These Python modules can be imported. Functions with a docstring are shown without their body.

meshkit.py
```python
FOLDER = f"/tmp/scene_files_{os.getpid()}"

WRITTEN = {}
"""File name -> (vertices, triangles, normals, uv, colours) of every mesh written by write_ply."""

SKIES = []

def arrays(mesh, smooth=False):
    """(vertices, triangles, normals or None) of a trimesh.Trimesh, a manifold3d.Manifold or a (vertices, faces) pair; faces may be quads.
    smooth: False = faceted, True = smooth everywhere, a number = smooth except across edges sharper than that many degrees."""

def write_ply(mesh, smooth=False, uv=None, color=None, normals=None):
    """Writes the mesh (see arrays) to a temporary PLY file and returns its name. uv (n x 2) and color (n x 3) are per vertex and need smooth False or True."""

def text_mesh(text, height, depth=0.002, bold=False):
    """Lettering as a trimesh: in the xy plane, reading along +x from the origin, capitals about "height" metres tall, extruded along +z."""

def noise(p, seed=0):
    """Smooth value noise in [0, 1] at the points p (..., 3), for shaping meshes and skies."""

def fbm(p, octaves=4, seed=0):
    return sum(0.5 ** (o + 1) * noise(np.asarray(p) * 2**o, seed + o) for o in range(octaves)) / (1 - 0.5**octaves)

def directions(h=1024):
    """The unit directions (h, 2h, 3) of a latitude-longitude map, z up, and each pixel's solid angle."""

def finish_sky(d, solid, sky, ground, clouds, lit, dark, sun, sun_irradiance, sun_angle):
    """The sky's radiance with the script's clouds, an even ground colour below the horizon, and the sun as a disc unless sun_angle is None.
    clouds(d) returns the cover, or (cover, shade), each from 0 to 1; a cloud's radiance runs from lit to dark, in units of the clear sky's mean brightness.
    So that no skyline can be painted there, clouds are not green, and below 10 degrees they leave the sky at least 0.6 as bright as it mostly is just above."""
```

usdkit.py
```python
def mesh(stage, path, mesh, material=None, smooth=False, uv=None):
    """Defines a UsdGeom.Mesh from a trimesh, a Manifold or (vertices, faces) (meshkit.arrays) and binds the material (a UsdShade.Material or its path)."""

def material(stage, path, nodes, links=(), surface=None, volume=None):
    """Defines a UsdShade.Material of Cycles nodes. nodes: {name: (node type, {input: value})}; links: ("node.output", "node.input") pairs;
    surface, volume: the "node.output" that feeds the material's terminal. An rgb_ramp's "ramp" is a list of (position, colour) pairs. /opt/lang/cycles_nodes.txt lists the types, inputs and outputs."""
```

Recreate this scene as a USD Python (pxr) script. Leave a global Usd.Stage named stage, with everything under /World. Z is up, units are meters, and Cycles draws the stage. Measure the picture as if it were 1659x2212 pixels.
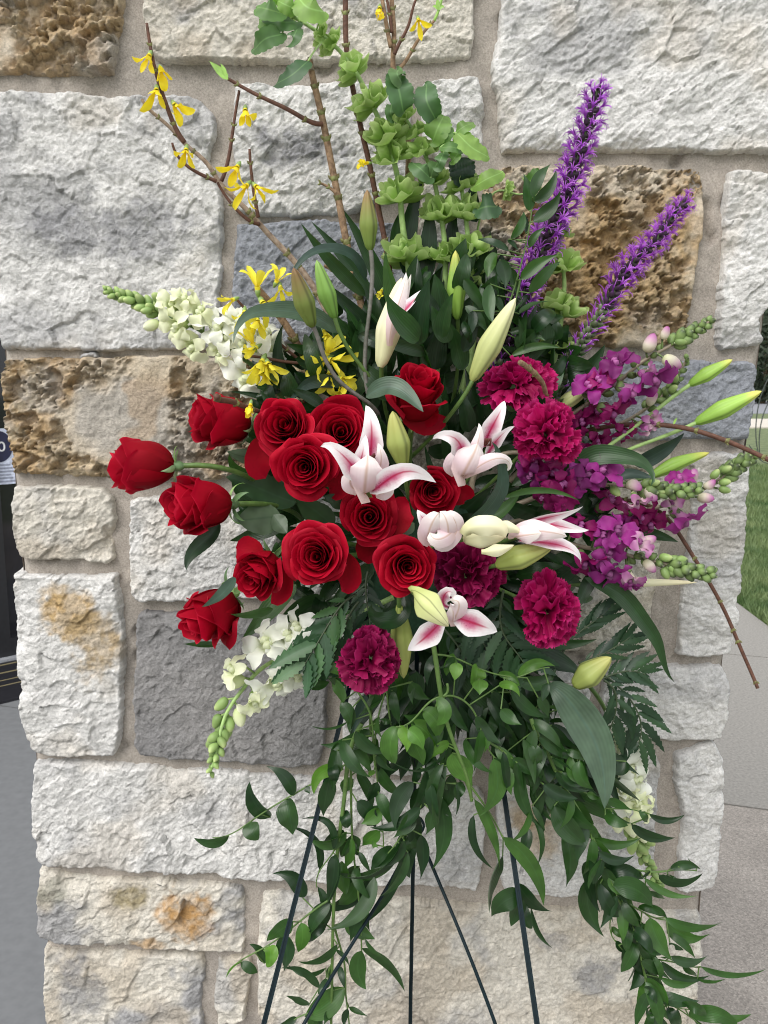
import math, random
import numpy as np
import trimesh, shapely, usdkit, meshkit
import shapely.geometry as sg
from scipy import ndimage
from pxr import Usd, UsdGeom, UsdLux, UsdShade, Gf, Sdf, Vt

# ------------------------------------------------------------------ camera, sky, sun, exposure
stage = Usd.Stage.CreateInMemory()
UsdGeom.SetStageUpAxis(stage, 'Z'); UsdGeom.SetStageMetersPerUnit(stage, 1.0)
UsdGeom.Xform.Define(stage, '/World'); UsdGeom.Scope.Define(stage, '/World/Looks')
PITCH = math.radians(8.7); FPX = 1787.0; W0, H0 = 1659.0, 2212.0     # the photograph measured on a 1659 x 2212 grid
CAM = np.array([0.0, -1.35, 1.5])
cam = UsdGeom.Camera.Define(stage, '/World/camera')
cam.CreateFocalLengthAttr(28.0); cam.CreateHorizontalApertureAttr(28.0 * W0 / FPX)
cam.CreateExposureAttr(1.12)
cam.AddTranslateOp().Set(Gf.Vec3d(*CAM)); cam.AddRotateXOp().Set(90 - math.degrees(PITCH))
cam.CreateFStopAttr(16.0); cam.CreateFocusDistanceAttr(1.15)
SUN_AZ, SUN_EL = math.radians(218), math.radians(46)                   # azimuth from +y clockwise: behind the camera, a little left
sun = UsdLux.DistantLight.Define(stage, '/World/sun')
sun.CreateNormalizeAttr(True); sun.CreateIntensityAttr(0.40); sun.CreateAngleAttr(50.0); sun.CreateColorAttr(Gf.Vec3f(1.0, 0.97, 0.93))
sun.AddRotateZOp().Set(-math.degrees(SUN_AZ)); sun.AddRotateXOp().Set(-(90 - math.degrees(SUN_EL)) )
dome = UsdLux.DomeLight.Define(stage, '/World/sky')
dome.GetPrim().SetCustomDataByKey('kind', 'structure')
skym = usdkit.material(stage, '/World/Looks/overcast_sky', {
    'sky': ('sky_texture', dict(sky_type='single_scattering', sun_disc=False, sun_elevation=SUN_EL, sun_rotation=SUN_AZ, air_density=1.0, aerosol_density=2.0)),
    'tc': ('texture_coordinate', {}),
    'n': ('noise_texture', dict(scale=2.2, detail=5.0, roughness=0.55)),
    'r': ('rgb_ramp', dict(ramp=[(0.25, (5.6, 5.8, 6.2)), (0.75, (9.0, 9.0, 9.0))])),
    'm': ('mix', dict(fac=0.86)),
    'b': ('background_shader', dict(strength=0.075))},
    [('tc.generated', 'n.vector'), ('n.fac', 'r.fac'), ('sky.color', 'm.color1'), ('r.color', 'm.color2'), ('m.color', 'b.color')], surface='b.background')
UsdShade.MaterialBindingAPI.Apply(dome.GetPrim()).Bind(skym)

# ------------------------------------------------------------------ measuring: a pixel of the photograph and a distance from the wall give a point
def ray(px, py):
    cx, cy = (px - W0 / 2) / FPX, -(py - H0 / 2) / FPX
    return np.array([cx, math.cos(PITCH) + cy * math.sin(PITCH), -math.sin(PITCH) + cy * math.cos(PITCH)])
def at(px, py, d=0.0):
    r = ray(px, py); return CAM + r * ((-d - CAM[1]) / r[1])
def ground(px, py, z=0.0):
    r = ray(px, py); return CAM + r * ((z - CAM[2]) / r[2])
def S(d, py=1106):                                                       # metres per pixel at distance d before the wall
    return (-d - CAM[1]) / ray(W0 / 2, py)[1] / FPX
FR = dict(A=(0, 0, 2), B=(829.5, 0, 2), C=(0, 737.3, 2), D=(829.5, 737.3, 2), E=(0, 1474.6, 2), F=(829.5, 1474.6, 2),
          Z1=(274.3, 0, 4), Z2=(689, 0, 4), Z3=(689, 368.7, 4), Z4=(1103.8, 164.6, 4), Z5=(1103.8, 533.2, 4), Z6=(219.4, 548.6, 4),
          Z7=(548.6, 737.3, 4), Z8=(932.6, 737.3, 4), Y1=(1244.2, 658.3, 4), Y2=(1244.2, 976.5, 4), Y3=(877.8, 1042.3, 4), Y4=(493.7, 1042.3, 4),
          Y5=(219.4, 822.9, 4), Y6=(384, 1316.6, 4), Y7=(713.2, 1316.6, 4), Y8=(1097.2, 1316.6, 4), X1=(384, 1645.8, 4), X2=(713.2, 1590.9, 4),
          X3=(1042.3, 1590.9, 4), X4=(1244.2, 1843.3, 4), X5=(493.7, 1843.3, 4), O=(0, 0, 1))
def q(fr, x, y):
    ox, oy, k = FR[fr]; return (ox + x / k, oy + y / k)
def qs(fr, pts): return [q(fr, *p) for p in pts]
TOCAM = np.array([0, -math.cos(PITCH), math.sin(PITCH)]); UP = np.array([0, 0, 1.0])
RT = np.array([1.0, 0, 0]); VUP = np.array([0, math.sin(PITCH), math.cos(PITCH)])
def view(ax, ay, az):                                                    # right, down, towards the viewer
    v = RT * ax - VUP * ay + TOCAM * az; return v / np.linalg.norm(v)
def unit(v):
    v = np.asarray(v, float); return v / (np.linalg.norm(v, axis=-1, keepdims=True) + 1e-12)

# ------------------------------------------------------------------ noise
_lat = {}
def vnoise(x, y, seed=0):
    if seed not in _lat: _lat[seed] = np.random.RandomState(seed + 11).rand(256, 256)
    L = _lat[seed]; x = np.asarray(x, float); y = np.asarray(y, float)
    i, j = np.floor(x).astype(int), np.floor(y).astype(int); s, t = x - i, y - j
    s = s * s * (3 - 2 * s); t = t * t * (3 - 2 * t); i &= 255; j &= 255; i1 = (i + 1) & 255; j1 = (j + 1) & 255
    return (L[i, j] * (1 - s) + L[i1, j] * s) * (1 - t) + (L[i, j1] * (1 - s) + L[i1, j1] * s) * t
def fbm(x, y, o=4, seed=0, g=0.5):
    a, tot, out = 1.0, 0, 0
    for k in range(o):
        out = out + a * vnoise(x * 2 ** k + 17.3 * k, y * 2 ** k + 5.1 * k, seed + k); tot += a; a *= g
    return out / tot
def ss(x, a, b):
    t = np.clip((x - a) / (b - a), 0, 1); return t * t * (3 - 2 * t)

# ------------------------------------------------------------------ things and parts
taken = {}
def numbered(parent, name):
    k = taken.get((parent, name), 0); taken[(parent, name)] = k + 1
    return f'{parent}/{name}' if k == 0 else f'{parent}/{name}_{k:03d}'
def thing(name, label, cat, base=(0, 0, 0), group=None, kind=None):
    x = UsdGeom.Xform.Define(stage, numbered('/World', name)); x.AddTranslateOp().Set(Gf.Vec3d(*map(float, base)))
    p = x.GetPrim(); p.SetCustomDataByKey('label', label)
    if cat: p.SetCustomDataByKey('category', cat)
    if group: p.SetCustomDataByKey('group', group)
    if kind: p.SetCustomDataByKey('kind', kind)
    return (str(x.GetPath()), np.array(base, float))
NTRI = [0]
def part(parent, name, mesh, mat, label=None, col=None, kind=None, smooth=True):
    """parent: (path, base). mesh: (V, F[, UV]). Returns a parent for sub-parts."""
    path = numbered(parent[0], name)
    V, F = np.asarray(mesh[0], float), np.asarray(mesh[1], int)
    if F.max() + 1 < len(V) and smooth is True and col is not None:
        us = np.unique(F); mp = np.zeros(len(V), int); mp[us] = np.arange(len(us)); V, F, col = V[us], mp[F], np.asarray(col)[us]
    if F.shape[1] == 4: F = np.vstack([F[:, [0, 1, 2]], F[:, [0, 2, 3]]])
    uv = mesh[2] if len(mesh) > 2 and smooth is True else None
    m = usdkit.mesh(stage, path, (V - parent[1], F), M[mat] if isinstance(mat, str) else mat, smooth=smooth, uv=uv)
    NTRI[0] += len(F)
    if col is not None:
        UsdGeom.PrimvarsAPI(m).CreatePrimvar('col', Sdf.ValueTypeNames.Color3fArray, 'vertex').Set(Vt.Vec3fArray.FromNumpy(np.asarray(col, np.float32)))
    if label: m.GetPrim().SetCustomDataByKey('label', label)
    if kind: m.GetPrim().SetCustomDataByKey('kind', kind)
    return (path, parent[1])
def single(name, label, cat, mesh, mat, group=None, kind=None, smooth=True):
    p = part(('/World', np.zeros(3)), name, mesh, mat, smooth=smooth); pr = stage.GetPrimAtPath(p[0])
    if label: pr.SetCustomDataByKey('label', label)
    if cat: pr.SetCustomDataByKey('category', cat)
    if group: pr.SetCustomDataByKey('group', group)
    if kind: pr.SetCustomDataByKey('kind', kind)
    return p
def join(ms):
    V, F, U, n = [], [], [], 0
    for m in ms:
        f = np.asarray(m[1], int)
        if f.shape[1] == 4: f = np.vstack([f[:, [0, 1, 2]], f[:, [0, 2, 3]]])
        V.append(m[0]); F.append(f + n); U.append(m[2] if len(m) > 2 else np.zeros((len(m[0]), 2))); n += len(m[0])
    return np.vstack(V), np.vstack(F), np.vstack(U)
def tm(t): return (np.array(t.vertices), np.array(t.faces))

# ------------------------------------------------------------------ shape builders
def curve(P, n):
    """n points evenly spread along a smooth curve through P."""
    P = np.asarray(P, float)
    if len(P) == 2: return P[0] + np.linspace(0, 1, n)[:, None] * (P[1] - P[0])
    t = np.concatenate([[0], np.cumsum(np.linalg.norm(np.diff(P, axis=0), axis=1) + 1e-9)])
    from scipy.interpolate import CubicSpline, PchipInterpolator
    c = (CubicSpline if len(P) > 2 else PchipInterpolator)(t, P)
    x = c(np.linspace(0, t[-1], n * 6)); s = np.concatenate([[0], np.cumsum(np.linalg.norm(np.diff(x, axis=0), axis=1))])
    return np.stack([np.interp(np.linspace(0, s[-1], n), s, x[:, k]) for k in range(3)], 1)
def gridfaces(nv, nu, wrap=False):
    i, j = np.meshgrid(np.arange(nv - 1), np.arange(nu if wrap else nu - 1), indexing='ij')
    a = (i * nu + j).ravel(); b = (i * nu + (j + 1) % nu).ravel()
    return np.stack([a, b, b + nu, a + nu], 1)
def tube(P, R, sides=7, n=None, cap=True):
    P = curve(P, n or max(4, 4 * (len(P) - 1))); nn = len(P)
    R = np.interp(np.linspace(0, 1, nn), np.linspace(0, 1, len(np.atleast_1d(R))), np.atleast_1d(R)) if np.ndim(R) else np.full(nn, R)
    T = unit(np.gradient(P, axis=0)); ref = np.array([0.13, 0.9, 0.2]); A = np.cross(T, ref); A = unit(A); B = np.cross(T, A)
    an = np.arange(sides) * 2 * np.pi / sides
    V = P[:, None] + R[:, None, None] * (np.cos(an)[None, :, None] * A[:, None] + np.sin(an)[None, :, None] * B[:, None])
    V = V.reshape(-1, 3); F = gridfaces(nn, sides, True)
    F = np.vstack([F[:, [0, 1, 2]], F[:, [0, 2, 3]]])
    uv = np.stack(np.meshgrid(np.linspace(0, 1, nn), np.arange(sides) / sides, indexing='ij')[::-1], -1).reshape(-1, 2)
    if cap:
        k = len(V); V = np.vstack([V, P[0], P[-1]]); uv = np.vstack([uv, [0, 0], [0, 1]]); j = np.arange(sides); o = (nn - 1) * sides
        F = np.vstack([F, np.stack([np.full(sides, k), (j + 1) % sides, j], 1), np.stack([np.full(sides, k + 1), o + j, o + (j + 1) % sides], 1)])
    return V, F[:, ::-1], uv
PROF = dict(leaf=lambda v: np.sin(np.pi * np.clip(v, 0, 1) ** 0.78) ** 0.85 * 0.985 + 0.015 * (1 - v),
            lance=lambda v: np.sin(np.pi * np.clip(v, 0, 1) ** 0.62) ** 0.9 + 0.0 * v,
            acum=lambda v: np.sin(np.pi * np.clip(v, 0, 1) ** 0.66) ** 0.95 * (1 - .35 * ss(v, .55, .95)),
            scallop=lambda v: np.sin(np.pi * np.clip(v, 0, 1) ** .78) ** .5,
            strap=lambda v: np.clip(0.45 + 2.2 * v, 0, 1) * np.clip((1 - v) * 2.2, 0, 1) ** 0.8,
            tepal=lambda v: (0.34 + 0.66 * ss(v, 0, 0.5)) * np.clip((1 - v) / 0.55, 0, 1) ** 0.78,
            broad=lambda v: (0.55 + 0.45 * ss(v, 0, 0.4)) * np.clip((1 - v) / 0.35, 0, 1) ** 0.5,
            round=lambda v: np.sin(np.pi * np.clip(v, 0, 1) ** 0.6) ** 0.6,
            petal=lambda v: (0.3 + 0.7 * ss(v, 0, 0.55)) * np.clip((1 - v) / 0.3, 0, 1) ** 0.5)
def blade(P, w, hint=None, roll=0.0, twist=0.0, cup=0.2, prof='leaf', nv=13, nu=7, wave=0.0, wn=3, saw=0, sawd=0.2, seed=0):
    """A leaf or petal along the points P (world), w metres across at its widest, its upper face turned towards hint."""
    P = curve(P, nv); v = np.linspace(0, 1, nv); T = unit(np.gradient(P, axis=0))
    hint = TOCAM if hint is None else np.asarray(hint, float)
    N = unit(hint - T * (T @ hint)[:, None]); B = np.cross(T, N)
    r = (roll + twist * v)[:, None]; N, B = N * np.cos(r) + B * np.sin(r), B * np.cos(r) - N * np.sin(r)
    ww = PROF[prof](v) * w / 2 + 1e-5
    if saw: ww = ww * (1 - sawd * ((v * saw) % 1.0) if sawd > 0 else 1 + sawd * (1 - np.abs(np.sin(np.pi * v * saw)) ** .6))
    u = np.linspace(-1, 1, nu)
    wob = wave * w * np.sin(v[:, None] * wn * 2 * np.pi + seed + (u > 0) * 1.7) * np.abs(u) ** 2
    V = P[:, None] + B[:, None] * (u[None, :, None] * ww[:, None, None]) + N[:, None] * ((cup * np.abs(u) ** 1.5)[None, :] * ww[:, None] + wob)[..., None]
    uv = np.stack(np.meshgrid(v, (u + 1) / 2, indexing='ij')[::-1], -1).reshape(-1, 2)
    return V.reshape(-1, 3), gridfaces(nv, nu), uv
def basis(axis, upv=None):
    z = unit(axis); a = np.asarray(upv if upv is not None else (VUP if abs(z @ VUP) < 0.9 else RT), float)
    x = unit(np.cross(a, z)); return np.stack([x, np.cross(z, x), z], 1)
def place(V, axis, pos, upv=None): return V @ basis(axis, upv).T + pos
def revolve(prof, sides=12):
    """prof: (r, z) rows"""
    pr = np.asarray(prof, float); an = np.arange(sides) * 2 * np.pi / sides
    V = np.stack([pr[:, 0:1] * np.cos(an), pr[:, 0:1] * np.sin(an), np.repeat(pr[:, 1:2], sides, 1)], -1).reshape(-1, 3)
    uv = np.stack(np.meshgrid(np.linspace(0, 1, len(pr)), np.arange(sides) / sides, indexing='ij')[::-1], -1).reshape(-1, 2)
    return V, gridfaces(len(pr), sides, True), uv
def mapz(m, f): return (f(m[0]), *m[1:])
def pxpath(pts, d):
    """pixel points, each with its own distance or a distance running from d[0] to d[1]"""
    n = len(pts); dd = np.linspace(d[0], d[1], n) if np.ndim(d) else np.full(n, d)
    return np.array([at(p[0], p[1], p[2] if len(p) > 2 else dd[i]) for i, p in enumerate(pts)])
rng = random.Random(7)

# ------------------------------------------------------------------ materials
M = {}
def mat(name, nodes, links, surface): M[name] = usdkit.material(stage, '/World/Looks/' + name, nodes, links, surface=surface)
def plain(name, c, rough=0.6, bump=0.0, scale=60, var=0.25, metallic=0.0, spec=0.5, mottled=None):
    n = {'p': ('principled_bsdf', dict(roughness=rough, metallic=metallic, specular_ior_level=spec)), 'g': ('geometry', {}),
         'n': ('noise_texture', dict(scale=scale, detail=4.0, roughness=0.6)),
         'r': ('rgb_ramp', dict(ramp=[(0.3, tuple(x * (1 - var) for x in c)), (0.7, tuple(min(1, x * (1 + var)) for x in (mottled or c)))]))}
    l = [('g.position', 'n.vector'), ('n.fac', 'r.fac'), ('r.color', 'p.base_color')]
    if bump:
        n['b'] = ('bump', dict(strength=bump, distance=0.002)); l += [('n.fac', 'b.height'), ('b.normal', 'p.normal')]
    mat(name, n, l, 'p.BSDF')
def leafmat(name, c, back=None, rough=0.38, veins=0, vs=0.15, trans=0.18, rib=None, jit=0.3):
    """glossy leaf: vein lines run along it (veins across the width), tone varies leaf by leaf, light comes a little through"""
    back = back or tuple(x * 1.15 + 0.01 for x in c)
    rib = rib or tuple(x * 1.35 + 0.006 for x in c)
    n = {'uv': ('texture_coordinate', {}), 'x': ('separate_xyz', {}), 'o': ('object_info', {}), 'g': ('geometry', {}),
         'nz': ('noise_texture', dict(scale=45.0, detail=3.0)), 'nr': ('map_range', dict(from_min=0.3, from_max=0.7, to_min=0.8, to_max=1.25)),
         'jr': ('map_range', dict(from_min=0.0, from_max=1.0, to_min=1 - jit, to_max=1 + jit)), 'jm': ('math', dict(math_type='multiply')),
         'c0': ('math', dict(math_type='subtract', value2=0.5)), 'c1': ('math', dict(math_type='absolute')),
         'c2': ('map_range', dict(range_type='smoothstep', from_min=0.0, from_max=0.06, to_min=1.0, to_max=0.0)),
         'yl': ('mix', dict(color1=c, color2=(c[0] * 2.1, c[1] * 1.5, c[2] * 1.0))), 'yf': ('map_range', dict(from_min=0.35, from_max=1.0, to_min=0.0, to_max=0.45, clamp=True)), 'mb': ('mix', dict(color2=back)), 'mr': ('mix', dict(color2=rib)), 'rm': ('math', dict(math_type='multiply', value2=0.55)),
         'sc': ('vector_math', dict(math_type='scale')),
         'p': ('principled_bsdf', dict(roughness=rough, specular_ior_level=0.45)), 't': ('translucent_bsdf', {}), 'tc': ('vector_math', dict(math_type='multiply', vector2=(1.3, 2.0, 0.6))),
         'mx': ('mix_closure', dict(fac=trans)), 'bp': ('bump', dict(strength=0.35, distance=0.0012))}
    l = [('uv.UV', 'x.vector'), ('g.position', 'nz.vector'), ('nz.fac', 'nr.value'), ('o.random', 'jr.value'), ('nr.result', 'jm.value1'), ('jr.result', 'jm.value2'),
         ('x.x', 'c0.value1'), ('c0.value', 'c1.value1'), ('c1.value', 'c2.value'), ('c2.result', 'rm.value1'), ('o.random', 'yf.value'), ('yf.result', 'yl.fac'), ('yl.color', 'mb.color1'), ('g.backfacing', 'mb.fac'), ('mb.color', 'mr.color1'), ('rm.value', 'mr.fac'),
         ('mr.color', 'sc.vector1'), ('jm.value', 'sc.scale'), ('sc.vector', 'p.base_color'), ('sc.vector', 'tc.vector1'), ('tc.vector', 't.color'),
         ('p.BSDF', 'mx.closure1'), ('t.BSDF', 'mx.closure2'), ('bp.normal', 'p.normal')]
    if veins:
        n['vm'] = ('math', dict(math_type='multiply', value2=2 * math.pi * veins)); n['vs'] = ('math', dict(math_type='sine'))
        n['va'] = ('math', dict(math_type='multiply_add', value2=vs, value3=1.0)); n['vj'] = ('math', dict(math_type='multiply')); n['bp'] = ('bump', dict(strength=0.10, distance=0.0010))
        l = [x for x in l if x != ('jm.value', 'sc.scale')] + [('x.x', 'vm.value1'), ('vm.value', 'vs.value1'), ('vs.value', 'va.value1'), ('va.value', 'vj.value1'), ('jm.value', 'vj.value2'), ('vj.value', 'sc.scale'), ('vs.value', 'bp.height')]
    else: l.append(('nz.fac', 'bp.height'))
    mat(name, n, l, 'mx.closure')
def petalmat(name, stops, rough=0.55, sheen=0.0, trans=0.2, jit=0.12, axis='y', bscale=220.0, bump=0.25, back=None, veins=0, spec=0.35, ribs=0):
    """colour runs along the petal (v) through the given stops"""
    n = {'uv': ('texture_coordinate', {}), 'x': ('separate_xyz', {}), 'o': ('object_info', {}), 'g': ('geometry', {}),
         'nz': ('noise_texture', dict(scale=bscale, detail=3.0)), 'n2': ('noise_texture', dict(scale=35.0, detail=2.0)), 'ad': ('math', dict(math_type='multiply_add', value2=0.3, value3=-0.15)),
         'ad2': ('math', dict(math_type='add')), 'r': ('rgb_ramp', dict(ramp=stops)),
         'jr': ('map_range', dict(from_min=0.0, from_max=1.0, to_min=1 - jit, to_max=1 + jit)), 'sc': ('vector_math', dict(math_type='scale')),
         'p': ('principled_bsdf', dict(roughness=rough, sheen_weight=sheen, sheen_roughness=0.4, specular_ior_level=spec)), 't': ('translucent_bsdf', {}), 'mx': ('mix_closure', dict(fac=trans)),
         'bp': ('bump', dict(strength=bump, distance=0.0008))}
    l = [('uv.UV', 'x.vector'), ('g.position', 'nz.vector'), ('g.position', 'n2.vector'), ('n2.fac', 'ad.value1'), ('ad.value', 'ad2.value1'), (f'x.{axis}', 'ad2.value2'), ('ad2.value', 'r.fac'),
         ('o.random', 'jr.value'), ('r.color', 'sc.vector1'), ('jr.result', 'sc.scale'), ('sc.vector', 'p.base_color'), ('sc.vector', 't.color'), ('nz.fac', 'bp.height'), ('bp.normal', 'p.normal'),
         ('p.BSDF', 'mx.closure1'), ('t.BSDF', 'mx.closure2')]
    if veins:
        n['wv'] = ('math', dict(math_type='multiply', value2=2 * math.pi * veins)); n['ws'] = ('math', dict(math_type='sine'))
        l = [x for x in l if x[1] != 'bp.height'] + [('x.x', 'wv.value1'), ('wv.value', 'ws.value1'), ('ws.value', 'bp.height')]
    if ribs:
        n |= {'qm': ('math', dict(math_type='multiply', value2=2 * math.pi * ribs)), 'qs': ('math', dict(math_type='sine')), 'qa': ('math', dict(math_type='absolute')), 'q4': ('map_range', dict(range_type='smoothstep', from_min=0.0, from_max=0.42, to_min=0.52, to_max=1.0)),
              'qx': ('math', dict(math_type='multiply')), 'qn': ('noise_texture', dict(scale=9.0, detail=3.0)), 'qk': ('map_range', dict(from_min=.3, from_max=.7, to_min=.85, to_max=1.15)), 'qy': ('math', dict(math_type='multiply'))}
        l = [x for x in l if x != ('jr.result', 'sc.scale')] + [('x.x', 'qm.value1'), ('qm.value', 'qs.value1'), ('qs.value', 'qa.value1'), ('qa.value', 'q4.value'), ('q4.result', 'qx.value1'), ('jr.result', 'qx.value2'), ('g.position', 'qn.vector'), ('qn.fac', 'qk.value'), ('qx.value', 'qy.value1'), ('qk.result', 'qy.value2'), ('qy.value', 'sc.scale')]
    mat(name, n, l, 'mx.closure')
petalmat('rose_petal', [(0.0, (0.20, 0.0003, 0.005)), (0.45, (0.32, 0.0005, 0.010)), (0.9, (0.40, 0.001, 0.018)), (0.965, (0.42, 0.002, 0.02)), (1.0, (0.55, 0.012, 0.04))], rough=0.66, trans=0.34, spec=0.16, jit=0.2, bscale=420.0, bump=0.3)
petalmat('carnation_petal', [(0.0, (0.12, 0.0, 0.022)), (0.6, (0.29, 0.0006, 0.055)), (0.93, (0.37, 0.002, 0.085)), (1.0, (0.47, 0.02, 0.15))], rough=0.6, spec=0.2, trans=0.28, jit=0.22)
petalmat('plum_carnation_petal', [(0.0, (0.09, 0.0, 0.018)), (0.6, (0.17, 0.0006, 0.037)), (0.93, (0.23, 0.003, 0.058)), (1.0, (0.32, 0.015, 0.10))], rough=0.6, spec=0.2, trans=0.28, jit=0.22)
petalmat('snap_white', [(0.0, (0.52, 0.66, 0.22)), (0.3, (0.72, 0.78, 0.45)), (0.62, (0.86, 0.88, 0.76)), (1.0, (0.92, 0.93, 0.89))], rough=0.5, trans=0.35, jit=0.04)
petalmat('snap_cream', [(0.0, (0.48, 0.60, 0.22)), (0.4, (0.72, 0.78, 0.46)), (1.0, (0.86, 0.87, 0.66))], rough=0.5, trans=0.3, jit=0.06)
petalmat('snap_purple', [(0.0, (0.60, 0.42, 0.50)), (0.4, (0.42, 0.13, 0.34)), (0.65, (0.27, 0.012, 0.19)), (1.0, (0.34, 0.05, 0.27))], rough=0.5, trans=0.35, jit=0.35, veins=14)
petalmat('snap_magenta', [(0.0, (0.22, 0.02, 0.10)), (0.5, (0.22, 0.002, 0.09)), (1.0, (0.30, 0.006, 0.13))], rough=0.5, trans=0.3, jit=0.3, veins=14)
petalmat('snap_blush', [(0.0, (0.62, 0.66, 0.36)), (0.45, (0.76, 0.70, 0.58)), (0.75, (0.55, 0.25, 0.45)), (1.0, (0.36, 0.07, 0.28))], rough=0.5, trans=0.3, jit=0.1)
petalmat('bud_green', [(0.0, (0.17, 0.28, 0.08)), (0.6, (0.27, 0.39, 0.13)), (1.0, (0.50, 0.58, 0.25))], rough=0.45, trans=0.15, jit=0.2)
petalmat('bud_dark_green', [(0.0, (0.12, 0.19, 0.06)), (0.55, (0.20, 0.29, 0.10)), (0.85, (0.06, 0.08, 0.045)), (1.0, (0.34, 0.42, 0.20))], rough=0.45, trans=0.15, jit=0.25)
petalmat('bell_calyx', [(0.0, (0.26, 0.42, 0.08)), (0.55, (0.33, 0.50, 0.13)), (1.0, (0.52, 0.66, 0.27))], rough=0.45, trans=0.4, jit=0.14, veins=9, bump=0.35)
petalmat('forsythia_petal', [(0.0, (0.82, 0.58, 0.012)), (0.4, (0.92, 0.74, 0.02)), (1.0, (0.94, 0.78, 0.04))], rough=0.5, trans=0.3, jit=0.08)
petalmat('forsythia_lemon', [(0.0, (0.66, 0.50, 0.02)), (0.4, (0.88, 0.78, 0.05)), (1.0, (0.92, 0.84, 0.09))], rough=0.5, trans=0.3, jit=0.06)
petalmat('liatris_filament', [(0.0, (0.28, 0.035, 0.40)), (0.5, (0.46, 0.08, 0.64)), (1.0, (0.66, 0.28, 0.80))], rough=0.5, trans=0.35, jit=0.2)
petalmat('liatris_bract', [(0.0, (0.045, 0.05, 0.03)), (0.6, (0.05, 0.025, 0.05)), (1.0, (0.09, 0.03, 0.12))], rough=0.6, trans=0.05, jit=0.3)
petalmat('liatris_bract_green', [(0.0, (0.06, 0.10, 0.03)), (0.6, (0.11, 0.15, 0.07)), (1.0, (0.24, 0.20, 0.22))], rough=0.6, trans=0.05, jit=0.3)
for nm, st in dict(bud_olive=[(0.0, (0.26, 0.32, 0.07)), (0.5, (0.36, 0.42, 0.12)), (1.0, (0.48, 0.47, 0.15))], bud_lime=[(0.0, (0.22, 0.40, 0.06)), (0.7, (0.30, 0.48, 0.09)), (1.0, (0.60, 0.58, 0.13))],
                   bud_fresh=[(0.0, (0.14, 0.30, 0.05)), (1.0, (0.26, 0.44, 0.10))], bud_bronze=[(0.0, (0.13, 0.20, 0.04)), (0.45, (0.17, 0.22, 0.05)), (0.75, (0.22, 0.19, 0.06)), (1.0, (0.24, 0.12, 0.05))],
                   bud_cream=[(0.0, (0.38, 0.44, 0.13)), (0.5, (0.56, 0.60, 0.26)), (1.0, (0.72, 0.70, 0.42))], bud_pale=[(0.0, (0.60, 0.60, 0.32)), (0.5, (0.78, 0.76, 0.52)), (1.0, (0.84, 0.76, 0.50))]).items():
    petalmat(nm, st, rough=0.45, trans=0.1, jit=0.08, bscale=60, bump=0.1, ribs=0 if nm == 'bud_pale' else 1.5)
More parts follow.
